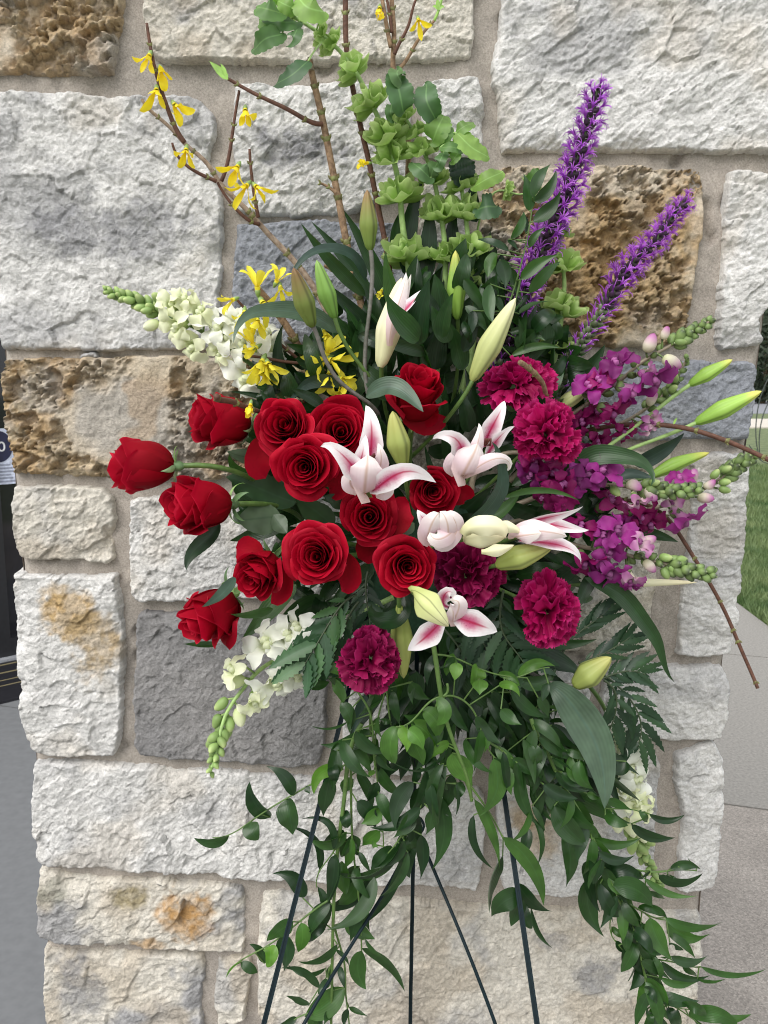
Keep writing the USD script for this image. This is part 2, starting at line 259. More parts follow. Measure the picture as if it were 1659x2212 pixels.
def lilymat(name, inner):
    """lily tepal: inside white with a crimson flame along the middle, outside blush white with a tan rib"""
    n = {'uv': ('texture_coordinate', {}), 'x': ('separate_xyz', {}), 'g': ('geometry', {}), 'c0': ('math', dict(math_type='subtract', value2=0.5)), 'c1': ('math', dict(math_type='absolute')),
         'n': ('noise_texture', dict(scale=70.0, detail=4.0, roughness=0.65)), 'na': ('math', dict(math_type='multiply_add', value2=0.34, value3=-0.17)), 'cn': ('math', dict(math_type='add')),
         'band': ('map_range', dict(range_type='smoothstep', from_min=0.04, from_max=0.46, to_min=1.0, to_max=0.0)),
         'core': ('map_range', dict(range_type='smoothstep', from_min=0.0, from_max=0.085, to_min=1.0, to_max=0.0)),
         'va': ('rgb_ramp', dict(ramp=[(0.0, (1, 1, 1)), (0.5, (0.95, 0.95, 0.95)), (0.76, (0.06, 0.06, 0.06)), (0.88, (0, 0, 0))])),
         'vb': ('rgb_ramp', dict(ramp=[(0.0, (0.6, 0.6, 0.6)), (0.35, (1, 1, 1)), (0.66, (0.8, 0.8, 0.8)), (0.82, (0, 0, 0))])),
         'm1': ('math', dict(math_type='multiply')), 'm2': ('math', dict(math_type='multiply')), 'k1': ('mix', dict(color1=(0.88, 0.84, 0.85), color2=(0.52, 0.07, 0.19))), 'k2': ('mix', dict(color2=(0.42, 0.006, 0.06))),
         'tan': ('mix', dict(color1=(0.80, 0.66, 0.68), color2=(0.52, 0.32, 0.20))), 'tipr': ('rgb_ramp', dict(ramp=[(0.0, (0.70, 0.52, 0.48)), (0.45, (0.82, 0.66, 0.70)), (1.0, (0.88, 0.86, 0.80))])), 'tm': ('math', dict(math_type='multiply', value2=0.6)),
         'fv': ('voronoi_texture', dict(scale=330.0)), 'fr': ('map_range', dict(range_type='smoothstep', from_min=0.20, from_max=0.30, to_min=0.8, to_max=0.0)), 'fz': ('rgb_ramp', dict(ramp=[(0.0, (1, 1, 1)), (0.3, (1, 1, 1)), (0.5, (0, 0, 0))])), 'fm': ('math', dict(math_type='multiply')), 'f2': ('math', dict(math_type='multiply')), 'k3': ('mix', dict(color2=(0.22, 0.005, 0.05))), 'bk': ('mix', {}), 'p': ('principled_bsdf', dict(roughness=0.42, specular_ior_level=0.4)), 't': ('translucent_bsdf', {}), 'mx': ('mix_closure', dict(fac=0.25)),
         'bp': ('bump', dict(strength=0.10, distance=0.0008)), 'vm': ('math', dict(math_type='multiply', value2=60.0)), 'vs': ('math', dict(math_type='sine'))}
    l = [('uv.UV', 'x.vector'), ('x.x', 'c0.value1'), ('c0.value', 'c1.value1'), ('g.position', 'n.vector'), ('n.fac', 'na.value1'), ('c1.value', 'cn.value1'), ('na.value', 'cn.value2'),
         ('cn.value', 'band.value'), ('c1.value', 'core.value'), ('x.y', 'va.fac'), ('x.y', 'vb.fac'), ('band.result', 'm1.value1'), ('va.color', 'm1.value2'), ('core.result', 'm2.value1'), ('vb.color', 'm2.value2'),
         ('m1.value', 'k1.fac'), ('k1.color', 'k2.color1'), ('m2.value', 'k2.fac'), ('x.y', 'tipr.fac'), ('tipr.color', 'tan.color1'), ('core.result', 'tm.value1'), ('tm.value', 'tan.fac'),
         ('g.position', 'fv.vector'), ('fv.distance', 'fr.value'), ('x.y', 'fz.fac'), ('fr.result', 'fm.value1'), ('fz.color', 'fm.value2'), ('fm.value', 'f2.value1'), ('band.result', 'f2.value2'), ('k2.color', 'k3.color1'), ('f2.value', 'k3.fac'), ('k3.color', 'bk.color1'), ('tan.color', 'bk.color2'), ('g.backfacing', 'bk.fac'), ('bk.color', 'p.base_color'), ('bk.color', 't.color'), ('p.BSDF', 'mx.closure1'), ('t.BSDF', 'mx.closure2'),
         ('x.x', 'vm.value1'), ('vm.value', 'vs.value1'), ('vs.value', 'bp.height'), ('bp.normal', 'p.normal')]
    mat(name, n, l, 'mx.closure')
lilymat('lily_tepal', True)
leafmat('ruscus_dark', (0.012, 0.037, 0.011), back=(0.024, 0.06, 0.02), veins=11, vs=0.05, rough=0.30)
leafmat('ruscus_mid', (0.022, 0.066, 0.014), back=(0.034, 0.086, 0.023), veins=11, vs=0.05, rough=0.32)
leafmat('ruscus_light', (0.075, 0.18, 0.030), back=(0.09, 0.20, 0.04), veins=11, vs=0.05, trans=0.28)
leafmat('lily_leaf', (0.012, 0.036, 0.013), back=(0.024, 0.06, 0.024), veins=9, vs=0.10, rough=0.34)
leafmat('lily_leaf_green', (0.022, 0.064, 0.016), back=(0.03, 0.08, 0.024), veins=9, vs=0.10, rough=0.36)
leafmat('blue_leaf', (0.028, 0.058, 0.042), back=(0.04, 0.075, 0.05), veins=9, vs=0.05, rough=0.42, trans=0.08)
leafmat('rose_leaf', (0.020, 0.052, 0.022), back=(0.085, 0.13, 0.075), rough=0.45, trans=0.08)
leafmat('fern_leaf', (0.030, 0.085, 0.034), back=(0.05, 0.11, 0.05), rough=0.4, trans=0.12, jit=0.3)
leafmat('fern_leaf_dark', (0.018, 0.050, 0.024), back=(0.03, 0.07, 0.035), rough=0.4, trans=0.1, jit=0.3)
leafmat('bell_leaf', (0.11, 0.215, 0.058), back=(0.14, 0.25, 0.08), rough=0.5, trans=0.28, jit=0.25, rib=(0.26, 0.42, 0.14))
leafmat('bell_leaf_deep', (0.050, 0.115, 0.046), back=(0.08, 0.15, 0.06), rough=0.5, trans=0.18, jit=0.25, rib=(0.17, 0.30, 0.12))
leafmat('sepal', (0.16, 0.28, 0.12), back=(0.26, 0.38, 0.20), rough=0.5)
plain('stem_pale', (0.30, 0.45, 0.15), 0.5, 0.2, 90); plain('stem_green', (0.085, 0.155, 0.035), 0.5, 0.2, 90); plain('stem_dark', (0.05, 0.075, 0.035), 0.5, 0.2, 90)
plain('stem_grey', (0.11, 0.12, 0.09), 0.55, 0.3, 120, mottled=(0.14, 0.13, 0.12)); plain('stem_rosy', (0.24, 0.20, 0.14), 0.5, 0.2, 90)
plain('bark', (0.20, 0.115, 0.06), 0.75, 0.6, 160, 0.4, mottled=(0.26, 0.17, 0.10)); plain('bark_dark', (0.10, 0.042, 0.025), 0.7, 0.6, 160, 0.4)
plain('bark_grey', (0.25, 0.165, 0.11), 0.8, 0.6, 140, 0.35, mottled=(0.32, 0.25, 0.19)); plain('scale_bud', (0.14, 0.09, 0.035), 0.6, 0.4, 200, 0.4, mottled=(0.15, 0.17, 0.05)); plain('young_shoot', (0.25, 0.45, 0.08), 0.5)
plain('easel_metal', (0.004, 0.013, 0.017), 0.45, 0.15, 200, 0.3, spec=0.18); plain('foam', (0.02, 0.06, 0.03), 0.9, 0.3, 200)
plain('anther', (0.12, 0.03, 0.02), 0.7)
# ================================================================== the stone column
n = {'a': ('attribute', dict(attribute='col')), 'g': ('geometry', {}), 'n1': ('noise_texture', dict(scale=230.0, detail=6.0, roughness=0.70)), 'n2': ('noise_texture', dict(scale=38.0, detail=5.0, roughness=0.6)),
     'r1': ('map_range', dict(from_min=0.32, from_max=0.68, to_min=0.72, to_max=1.20, clamp=True)), 'r2': ('map_range', dict(from_min=0.3, from_max=0.7, to_min=0.86, to_max=1.12)), 'mm': ('math', dict(math_type='multiply')), 'sc': ('vector_math', dict(math_type='scale')),
     'b1': ('bump', dict(strength=1.0, distance=0.0042)), 'b2': ('bump', dict(strength=0.7, distance=0.006)), 'p': ('principled_bsdf', dict(roughness=0.88, specular_ior_level=0.25))}
l = [('g.position', 'n1.vector'), ('g.position', 'n2.vector'), ('n1.fac', 'r1.value'), ('n2.fac', 'r2.value'), ('r1.result', 'mm.value1'), ('r2.result', 'mm.value2'), ('a.color', 'sc.vector1'), ('mm.value', 'sc.scale'),
     ('sc.vector', 'p.base_color'), ('n2.fac', 'b2.height'), ('n1.fac', 'b1.height'), ('b2.normal', 'b1.normal'), ('b1.normal', 'p.normal')]
mat('limestone', n, l, 'p.BSDF')
nm = dict(n); nm['n1'] = ('noise_texture', dict(scale=330.0, detail=4.0, roughness=0.8)); nm['b1'] = ('bump', dict(strength=0.6, distance=0.002)); nm['b2'] = ('bump', dict(strength=0.3, distance=0.006)); nm['r1'] = ('map_range', dict(from_min=0.25, from_max=0.75, to_min=0.52, to_max=1.36))
mat('mortar_sand', nm, l, 'p.BSDF')
WALL_L, WALL_R = at(5, 760)[0], at(1632, 860)[0]
column = thing('stone_column', 'rough limestone column of white, tan and blue-grey blocks in wide mortar joints', 'column', (0, 0, 0))
G = 0.0022
C = lambda *c: np.array(c, float)
WHITE, GREY, WARM, BLUE, SLATE, TAN, DARK, RUST, CREAM = C(.69, .68, .66), C(.33, .33, .34), C(.58, .51, .41), C(.30, .315, .35), C(.255, .25, .25), C(.38, .28, .165), C(.075, .055, .04), C(.42, .25, .10), C(.71, .67, .59)
def facets(X, Z, cell, slope, rs):
    """split stone: little flat faces, each tipped its own way"""
    from scipy.spatial import cKDTree
    x0, x1, z0, z1 = X.min(), X.max(), Z.min(), Z.max(); n = int((x1 - x0) * (z1 - z0) / cell ** 2) + 8
    P = np.stack([rs.uniform(x0, x1, n), rs.uniform(z0, z1, n)], 1); g = rs.normal(0, slope, (n, 2)); o = rs.normal(0, slope * cell * .35, n)
    wx, wz = cell * .5 * (fbm(X / cell * 1.3, Z / cell * 1.3, 2, 71) - .5), cell * .5 * (fbm(X / cell * 1.3, Z / cell * 1.3, 2, 75) - .5)
    q_ = np.stack([(X + wx).ravel(), (Z + wz).ravel()], 1); k = cKDTree(P).query(q_)[1]
    return (((q_ - P[k]) * g[k]).sum(1) + o[k]).reshape(X.shape)
def stone(poly, kind, seed, edge=None, thick=0.022, stains=(), label=None, gamt=0.6):
    rs = np.random.RandomState(seed * 13 + 5)
    P = np.array([at(x, y, 0.02) for x, y in poly])[:, [0, 2]]
    pg = sg.Polygon(P).buffer(0)
    pg = pg.buffer(-0.004).buffer(0.008, join_style=1).buffer(-0.004)
    x0, z0, x1, z1 = pg.bounds; m = 4 * G
    xs, zs = np.arange(x0 - m, x1 + m, G), np.arange(z0 - m, z1 + m, G)
    X, Z = np.meshgrid(xs, zs, indexing='ij')
    wx = 0.007 * (fbm(X * 28, Z * 28, 3, 40) - .5) + 0.004 * (fbm(X * 110, Z * 110, 2, 41) - .5); wz = 0.007 * (fbm(X * 28, Z * 28, 3, 44) - .5) + 0.004 * (fbm(X * 110, Z * 110, 2, 45) - .5)
    inside = shapely.contains_xy(pg, X + wx, Z + wz)
    sd = (ndimage.distance_transform_edt(inside) - ndimage.distance_transform_edt(~inside)) * G
    sd = ndimage.gaussian_filter(sd, 0.6)
    s = seed * 7 % 90; th = rs.uniform(-.6, .6); XR, ZR = (X * math.cos(th) + Z * math.sin(th)) * rs.uniform(.72, 1.1), (Z * math.cos(th) - X * math.sin(th)) * rs.uniform(.9, 1.4); kf = rs.uniform(.85, 1.3); flat = rs.uniform(.65, 1.0)
    trav = kind == 'trav'
    a, b = rs.uniform(-.05, .05, 2); cx, cz = (x0 + x1) / 2, (z0 + z1) / 2
    h = thick + a * (X - cx) * .4 + b * (Z - cz) * .4
    n0 = fbm(X * 8, Z * 8, 3, s); h += 0.012 * (n0 - .5)
    n1 = fbm(XR * 26 * kf, ZR * 30 * kf, 5, s + 3, .55)
    if kind == 'slate': h += facets(XR, ZR, .03, .05, rs) + facets(XR, ZR, .009, .10, rs) + 0.006 * (n1 - .5) + 0.0025 * (fbm(X * 150, Z * 150, 3, s + 5) - .5)
    elif trav:
        rough = ss(fbm(X * 10, Z * 7, 3, s + 9), .30, .46)
        big = fbm(X * 46, Z * 60, 5, s + 6, .66); pit = ss(big, .42, .56); sp = fbm(X * 130, Z * 150, 3, s + 8, .6)
        h += rough * (0.015 * (pit - .7) + 0.012 * (sp - .5)) + (1 - rough) * 0.004 * (n1 - .5) + 0.003 * (fbm(X * 160, Z * 160, 2, s + 2) - .5)
    else:
        terr = n1 * 7; st = np.floor(terr) + ss(terr - np.floor(terr), .55, .95)
        h += 0.008 * flat * (st / 7 - .5) + 0.004 * (np.abs(fbm(XR * 60, ZR * 70, 3, s + 7) - .5)) + 0.0042 * (fbm(XR * 150, ZR * 150, 3, s + 5, .7) - .5)
        h += facets(XR, ZR, .036, .085 * flat, rs) + facets(XR, ZR, .010, .11, rs)
        crk = np.abs(fbm(XR * 7, ZR * 12, 4, s + 15) - .5); h -= .0028 * ss(crk, .010, .0) * ss(fbm(X * 9, Z * 9, 2, s + 16), .5, .62)
    e = np.clip(sd / 0.0055, 0, 1); face = h * np.sqrt(1 - (1 - e) ** 2)
    chip = ss(sd, 0.03, 0.0) * 0.010 * ss(fbm(X * 20, Z * 20, 2, s + 12), .5, .75); face -= chip
    Y = -np.where(sd > 0, face, 0.030 * sd / 0.0045)
    # colour of the stone itself
    g = fbm(X * 7, Z * 9, 4, s + 20); f = fbm(X * 40, Z * 40, 3, s + 22)
    col = np.ones(X.shape + (3,))
    def mixc(c0, c1, t): return c0 + (c1 - c0) * t[..., None]
    one = np.ones(X.shape + (1,))
    if kind == 'white': col = mixc(WHITE * one, GREY, gamt * ss(g + .25 * (f - .5), .48, .72)); col = mixc(col, WARM, .35 * ss(fbm(X * 11, Z * 11, 3, s + 25), .55, .75))
    elif kind == 'warm': col = mixc(CREAM * .93 * one, GREY, gamt * ss(g + .3 * (f - .5), .5, .7)); col = mixc(col, WARM * .9, .7 * ss(fbm(X * 13, Z * 13, 3, s + 25), .48, .7))
    elif kind == 'blue': col = mixc(BLUE * one, C(.40, .41, .44), .6 * ss(g, .45, .7))
    elif kind == 'slate': col = mixc(SLATE * one, C(.31, .30, .295), .7 * ss(g, .42, .68))
    elif kind == 'trav':
        col = mixc(C(.56, .46, .32) * one, C(.46, .34, .20), ss(f, .40, .62)); col = mixc(col, C(.36, .29, .22), .6 * ss(sp, .55, .7)); col = mixc(col, DARK, .38 * ss(big, .50, .36) * rough)
        col = mixc(col, C(.62, .55, .45), .8 * (1 - rough)); col = mixc(col, C(.42, .40, .37), .7 * ss(g, .52, .66)); col = mixc(col, RUST, .35 * ss(fbm(X * 18, Z * 18, 3, s + 30), .56, .7))
    for (px, py, rx, ry, c, amt) in stains or ():
        o = at(px, py, .02); k = S(.02)
        d = np.sqrt(((X - o[0]) / (rx * k)) ** 2 + ((Z - o[2]) / (ry * k)) ** 2) + 1.5 * (fbm(X * 20, Z * 20, 5, s + 33, .62) - .5) + .5 * (fbm(X * 110, Z * 110, 2, s + 37) - .5)
        col = mixc(col, np.array(c), min(1, amt * 1.05) * ss(d, 1.2, .55) * (.72 + .28 * ss(fbm(X * 60, Z * 60, 3, s + 39), .35, .6)))
    keep = sd > -0.0085
    idx = -np.ones(X.shape, int); idx[keep] = np.arange(keep.sum())
    qd = np.stack([idx[:-1, :-1], idx[1:, :-1], idx[1:, 1:], idx[:-1, 1:]], -1).reshape(-1, 4); qd = qd[(qd >= 0).all(1)]
    V = np.stack([X[keep], Y[keep], Z[keep]], 1); col = col[keep]
    F = np.vstack([qd[:, [0, 1, 2]], qd[:, [0, 2, 3]]])
    if edge:                                                             # a corner stone runs back along the column's side
        pin = pg.buffer(-0.0035).simplify(0.0012); ex = trimesh.creation.extrude_polygon(max(getattr(pin, 'geoms', [pin]), key=lambda g_: g_.area), 0.40, engine='earcut')
        v = np.array(ex.vertices); v = np.stack([v[:, 0], 0.008 + v[:, 2], v[:, 1]], 1); sgn = -1 if edge == 'l' else 1
        v[:, 0] += 0.006 * (fbm(v[:, 1] * 30 + v[:, 2] * 9, v[:, 2] * 30, 2, s) - .5)
        F = np.vstack([F, np.array(ex.faces)[:, ::-1] + len(V)]); V = np.vstack([V, v]); col = np.vstack([col, np.repeat(col.mean(0)[None], len(v), 0)])
    part(column, 'stone', (V, F), 'limestone', label=label, col=col)
def box4(x0, y0, x1, y1): return [(x0, y0), (x1, y0), (x1, y1), (x0, y1)]
stone([(-70, -60), (262, -60), (258, 40), (250, 100), (240, 152), (120, 157), (-70, 158)], 'trav', 1, 'l', label='brown pitted stone at the top left corner')
stone([(308, -60), (1030, -60), (1026, 60), (1020, 122), (905, 130), (600, 133), (360, 132), (335, 128), (320, 108), (312, 80), (306, 50)], 'warm', 2, gamt=.75)
stone([(1086, -60), (1730, -60), (1705, 200), (1690, 328), (1400, 327), (1082, 328), (1078, 300), (1072, 200), (1066, 180), (1065, 110), (1080, 60)], 'white', 3, 'r', gamt=.55, label='huge white block at the top right')
stone([(-42, 196), (60, 194), (130, 199), (200, 203), (300, 200), (330, 207), (405, 204), (425, 213), (445, 225), (462, 245), (467, 280), (455, 320), (449, 340), (453, 365), (470, 390), (480, 430), (482, 500), (476, 560), (475, 620), (473, 680), (474, 740), (460, 755), (300, 757), (150, 757), (0, 752), (-8, 700), (-25, 400)],
      'white', 4, 'l', gamt=.55, stains=[(250, 500, 190, 60, (.27, .27, .285), .75), (130, 420, 80, 60, (.3, .3, .31), .55)], label='large white block with a grey smudge across its middle')
stone([(505, 190), (520, 180), (690, 176), (850, 173), (888, 178), (892, 260), (888, 330), (886, 400), (800, 440), (750, 463), (640, 467), (508, 460), (503, 420), (510, 380), (500, 340), (497, 290)], 'white', 5, gamt=.5,
      stains=[(640, 320, 120, 45, (.22, .22, .24), .8)])
stone([(912, 175), (940, 166), (1030, 163), (1040, 170), (1047, 230), (1045, 300), (1040, 335), (960, 340), (912, 335)], 'white', 6, gamt=.3)
stone([(1060, 365), (1100, 357), (1300, 353), (1450, 360), (1515, 365), (1527, 400), (1526, 480), (1515, 560), (1508, 600), (1497, 650), (1492, 740), (1400, 752), (1200, 755), (1045, 750), (1035, 560), (1045, 400)], 'trav', 27, label='orange brown pitted block behind the purple spikes',
      stains=[(1330, 560, 190, 190, (.40, .26, .105), .55), (1290, 385, 210, 32, (.55, .49, .40), .8)])
stone([(1578, 370), (1600, 364), (1640, 368), (1666, 372), (1668, 560), (1662, 660), (1640, 690), (1652, 745), (1560, 755), (1549, 745), (1553, 690), (1560, 600), (1568, 480), (1572, 420)], 'white', 8, 'r', gamt=.4)
stone([(508, 482), (640, 472), (760, 475), (880, 478), (890, 600), (885, 740), (600, 745), (510, 740), (500, 650), (503, 560)], 'blue', 9)
stone(box4(908, 360, 1018, 560), 'warm', 10); stone(box4(908, 585, 1015, 745), 'white', 11)
stone([(8, 778), (60, 771), (200, 770), (390, 768), (500, 772), (680, 775), (690, 900), (690, 1030), (500, 1040), (420, 1036), (240, 1034), (120, 1030), (25, 1020), (18, 960), (5, 900), (3, 830)], 'trav', 12, 'l', label='tan pitted block beside the roses',
      stains=[(330, 795, 180, 30, (.52, .44, .33), .7), (100, 850, 60, 50, (.33, .32, .31), .5)])
stone(box4(715, 775, 1160, 1040), 'warm', 13)
stone([(1190, 785), (1380, 780), (1500, 778), (1630, 780), (1637, 800), (1632, 870), (1622, 952), (1500, 953), (1360, 952), (1200, 955)], 'blue', 14, 'r', label='smooth blue grey block at the right edge')
stone([(20, 1050), (100, 1047), (190, 1052), (220, 1053), (240, 1070), (245, 1090), (242, 1210), (230, 1219), (130, 1213), (40, 1208), (24, 1180), (22, 1120)], 'warm', 15, 'l', gamt=.4)
stone([(275, 1078), (350, 1070), (600, 1075), (605, 1290), (500, 1300), (300, 1302), (282, 1290), (278, 1250), (275, 1180)], 'white', 16, gamt=.25)
stone(box4(640, 1075, 1160, 1310), 'white', 17)
stone([(27, 1243), (60, 1241), (180, 1245), (250, 1242), (255, 1290), (262, 1330), (268, 1370), (265, 1420), (262, 1490), (265, 1530), (262, 1560), (255, 1600), (245, 1640), (210, 1635), (100, 1638), (70, 1625), (52, 1590), (42, 1540), (38, 1480), (31, 1380), (27, 1310)], 'white', 18, 'l', gamt=.22,
      stains=[(150, 1320, 60, 62, (.50, .34, .15), .9), (205, 1390, 62, 80, (.42, .31, .17), .85)], label='white block with an orange tan stain')
stone([(295, 1330), (310, 1322), (420, 1325), (700, 1335), (712, 1400), (708, 1500), (700, 1600), (692, 1655), (640, 1660), (400, 1645), (300, 1632), (287, 1610), (288, 1500)], 'slate', 19, label='smooth slate grey block')
stone([(72, 1652), (100, 1647), (400, 1663), (640, 1680), (850, 1692), (1035, 1705), (1047, 1730), (1047, 1800), (1043, 1900), (1030, 1930), (850, 1921), (600, 1905), (350, 1890), (95, 1872), (77, 1850), (67, 1800), (66, 1700)], 'white', 20, 'l', gamt=.4, label='long white block')
stone([(738, 1340), (1050, 1345), (1045, 1500), (1040, 1640), (1025, 1680), (860, 1678), (738, 1662)], 'white', 21, gamt=.35)
stone([(1080, 1622), (1110, 1616), (1250, 1620), (1420, 1632), (1427, 1650), (1420, 1780), (1414, 1880), (1405, 1930), (1300, 1945), (1167, 1946), (1090, 1935), (1078, 1900), (1072, 1750)], 'white', 22, gamt=.4, stains=[(1140, 1760, 50, 40, (.46, .33, .18), .7), (1170, 1810, 40, 50, (.5, .38, .24), .6)])
stone([(1078, 1440), (1275, 1440), (1278, 1594), (1180, 1596), (1080, 1592)], 'white', 23)
stone([(1200, 980), (1330, 975), (1450, 975), (1455, 1040), (1443, 1140), (1428, 1210), (1417, 1290), (1407, 1409), (1347, 1416), (1215, 1410), (1195, 1300)], 'warm', 24, gamt=.5)
stone([(1500, 982), (1560, 978), (1618, 985), (1623, 1020), (1616, 1100), (1610, 1200), (1605, 1280), (1592, 1350), (1585, 1415), (1520, 1424), (1465, 1418), (1472, 1330), (1475, 1250), (1490, 1180), (1495, 1100), (1492, 1040)], 'white', 25, 'r', gamt=.4)
stone([(1300, 1440), (1380, 1437), (1560, 1440), (1578, 1470), (1575, 1560), (1560, 1600), (1400, 1603), (1305, 1600)], 'white', 26, 'r', gamt=.45)
stone([(1460, 1632), (1545, 1605), (1566, 1640), (1568, 1720), (1562, 1780), (1555, 1850), (1545, 1922), (1500, 1930), (1462, 1925), (1468, 1870), (1478, 1780), (1470, 1740), (1460, 1700)], 'white', 28, 'r', gamt=.3)
stone([(80, 1883), (175, 1893), (450, 1915), (522, 1921), (530, 1975), (527, 2060), (400, 2055), (290, 2050), (105, 2040), (76, 2020), (78, 1955)], 'warm', 29, 'l', gamt=.85,
      stains=[(400, 1975, 62, 60, (.46, .26, .09), .9), (320, 2040, 40, 22, (.46, .27, .10), .7), (280, 1935, 45, 28, (.27, .22, .10), .7), (115, 1925, 40, 40, (.25, .25, .2), .6)], label='cream and grey block with a rust patch')
stone([(92, 2055), (200, 2060), (440, 2067), (442, 2105), (435, 2145), (440, 2260), (104, 2260), (97, 2200), (90, 2150)], 'warm', 30, 'l', gamt=.9, stains=[(170, 2140, 60, 80, (.24, .24, .25), .7)])
stone([(467, 2075), (540, 2067), (545, 2100), (540, 2120), (530, 2205), (500, 2215), (468, 2212), (460, 2165)], 'warm', 31)
stone([(565, 1932), (600, 1930), (830, 1945), (1030, 1962), (1380, 1976), (1515, 1978), (1525, 2025), (1515, 2140), (1508, 2260), (600, 2260), (558, 2190), (556, 2100), (557, 2025)], 'warm', 32, 'r', gamt=.6,
      stains=[(1290, 2110, 60, 50, (.27, .27, .28), .7), (1190, 2030, 40, 30, (.3, .3, .32), .5)], label='wide cream block behind the easel legs')
for i, (r0, r1) in enumerate(((2285, 2480), (2505, 2700))):             # two more courses down to the paving, and two above the frame
    stone(box4(112 + 22 * i, r0, 620, r1), 'white', 40 + i, 'l'); stone(box4(650, r0, 1120, r1), 'warm', 42 + i); stone(box4(1150, r0, 1495 - 18 * i, r1), 'white', 44 + i, 'r')
stone(box4(-75, -330, 560, -85), 'white', 50, 'l'); stone(box4(590, -330, 1720, -85), 'warm', 51, 'r')
stone([(165, 765), (200, 755), (214, 764), (205, 776), (170, 778)], 'white', 53, thick=.016)
# mortar: a sanded sheet between the stones, wrapped round the core of the column
def edge_x(rows, off):
    P = np.array([at(x, y, 0.0) for x, y in rows]); k = np.argsort(P[:, 2]); return lambda z: np.interp(z, P[k, 2], P[k, 0]) + off
xl = edge_x([(-30, 175), (4, 764), (26, 1042), (46, 1232), (72, 1645), (90, 1878), (98, 2050), (112, 2300)], .004)
xr = edge_x([(1700, 340), (1645, 765), (1614, 965), (1566, 1430), (1546, 1615), (1516, 1960), (1500, 2200)], -.003)
us_, zs = np.linspace(0, 1, 210), np.arange(0.0, 2.45, .006)
U, Z = np.meshgrid(us_, zs, indexing='ij'); X = xl(Z) + (xr(Z) - xl(Z)) * U
Y = -0.004 - 0.008 * (fbm(X * 14, Z * 14, 3, 60) - .5) - 0.003 * (fbm(X * 70, Z * 70, 2, 62) - .5) + .012 * ss(fbm(X * 22, Z * 22, 2, 66), .70, .8)
t = fbm(X * 9, Z * 9, 3, 64)[..., None]; mc = C(.40, .355, .31) * (1 - t) + C(.33, .30, .265) * t
edge_ = np.minimum(U, 1 - U) * 1.2; Y = Y + .01 * ss(edge_, .010, 0)
V = np.stack([X, Y, Z], -1).reshape(-1, 3); F = gridfaces(len(us_), len(zs)); nV = len(V)
zz = np.linspace(0, 2.45, 12); L_, R_ = xl(zz), xr(zz)
bv = np.concatenate([np.stack([L_, 0 * zz + .004, zz], 1), np.stack([L_, 0 * zz + .42, zz], 1), np.stack([R_, 0 * zz + .42, zz], 1), np.stack([R_, 0 * zz + .004, zz], 1)])
bf = [[k * 12 + i, k * 12 + i + 1, (k + 1) * 12 + i + 1, (k + 1) * 12 + i] for k in range(3) for i in range(11)] + [[11, 47, 35, 23]]
bf = np.array(bf); F = np.vstack([F[:, [0, 1, 2]], F[:, [0, 2, 3]], bf[:, [0, 1, 2]] + nV, bf[:, [0, 2, 3]] + nV])
part(column, 'mortar', (np.vstack([V, bv]), F), 'mortar_sand', col=np.vstack([mc.reshape(-1, 3), np.repeat(C(.38, .32, .27)[None], 48, 0)]))

# ================================================================== the ground, the lawn, the street
plain('concrete', (0.215, 0.205, 0.188), 0.9, 0.5, 90, 0.22, mottled=(0.23, 0.22, 0.20)); plain('smooth_concrete', (0.135, 0.14, 0.145), 0.75, 0.25, 30, 0.10); plain('lawn_soil', (0.06, 0.11, 0.03), 0.95, 0.4, 6, 0.4, mottled=(0.12, 0.14, 0.06)); plain('asphalt', (0.20, 0.205, 0.225), 0.9, 0.3, 60, 0.15)
plain('kerb_concrete', (0.50, 0.46, 0.40), 0.9, 0.2, 30)
n = {'g': ('geometry', {}), 'v': ('voronoi_texture', dict(scale=230.0)), 'vc': ('rgb_ramp', dict(ramp=[(0.0, (.16, .14, .125)), (0.35, (.25, .23, .205)), (0.7, (.30, .27, .24)), (1.0, (.42, .38, .34))])), 'sx': ('separate_color', {}), 'n': ('noise_texture', dict(scale=5.0, detail=4.0)), 'nr': ('map_range', dict(from_min=.3, from_max=.7, to_min=.85, to_max=1.12)),
     'sc': ('vector_math', dict(math_type='scale')), 'b': ('bump', dict(strength=0.5, distance=0.002)), 'mx': ('mix', dict(fac=.35, color2=(.27, .25, .225))), 'p': ('principled_bsdf', dict(roughness=.9, specular_ior_level=.3))}
mat('aggregate_concrete', n, [('g.position', 'v.vector'), ('g.position', 'n.vector'), ('v.color', 'sx.color'), ('sx.r', 'vc.fac'), ('vc.color', 'mx.color1'), ('mx.color', 'sc.vector1'), ('n.fac', 'nr.value'), ('nr.result', 'sc.scale'), ('sc.vector', 'p.base_color'), ('v.distance', 'b.height'), ('b.normal', 'p.normal')], 'p.BSDF')
single('ground', None, None, (np.array([[-300, -60, -.02], [300, -60, -.02], [300, 400, -.02], [-300, 400, -.02]], float), np.array([[0, 1, 2, 3]])), 'lawn_soil', kind='structure', smooth=False)
g1, g2 = ground(1600, 1308)[:2], ground(1659, 1352)[:2]; gd = (g2 - g1) / np.linalg.norm(g2 - g1); gn = np.array([gd[1], -gd[0]])   # gn points back towards the viewer
if gn[0] > 0: gn = -gn
j1 = ground(1622, 1417)[:2]; j2 = ground(1612, 1743)[:2]
ja, jb = ground(1590, 1414)[:2], ground(1659, 1420)[:2]; jd = (jb - ja) / np.linalg.norm(jb - ja)
pavement = thing('pavement', 'pale concrete paving slabs round the column', None, kind='structure')
jn = np.array([-jd[1], jd[0]]); jn = jn if jn[1] > 0 else -jn
half = sg.Polygon([g1 - gd * 9, g2 + gd * 9, g2 + gd * 9 + gn * 14, g1 - gd * 9 + gn * 14])
cuts = [float((j1 - j2) @ jn), 0.0, -1.85, -4.2]; far = 7.0
edges_ = [far] + cuts + [-9.0]
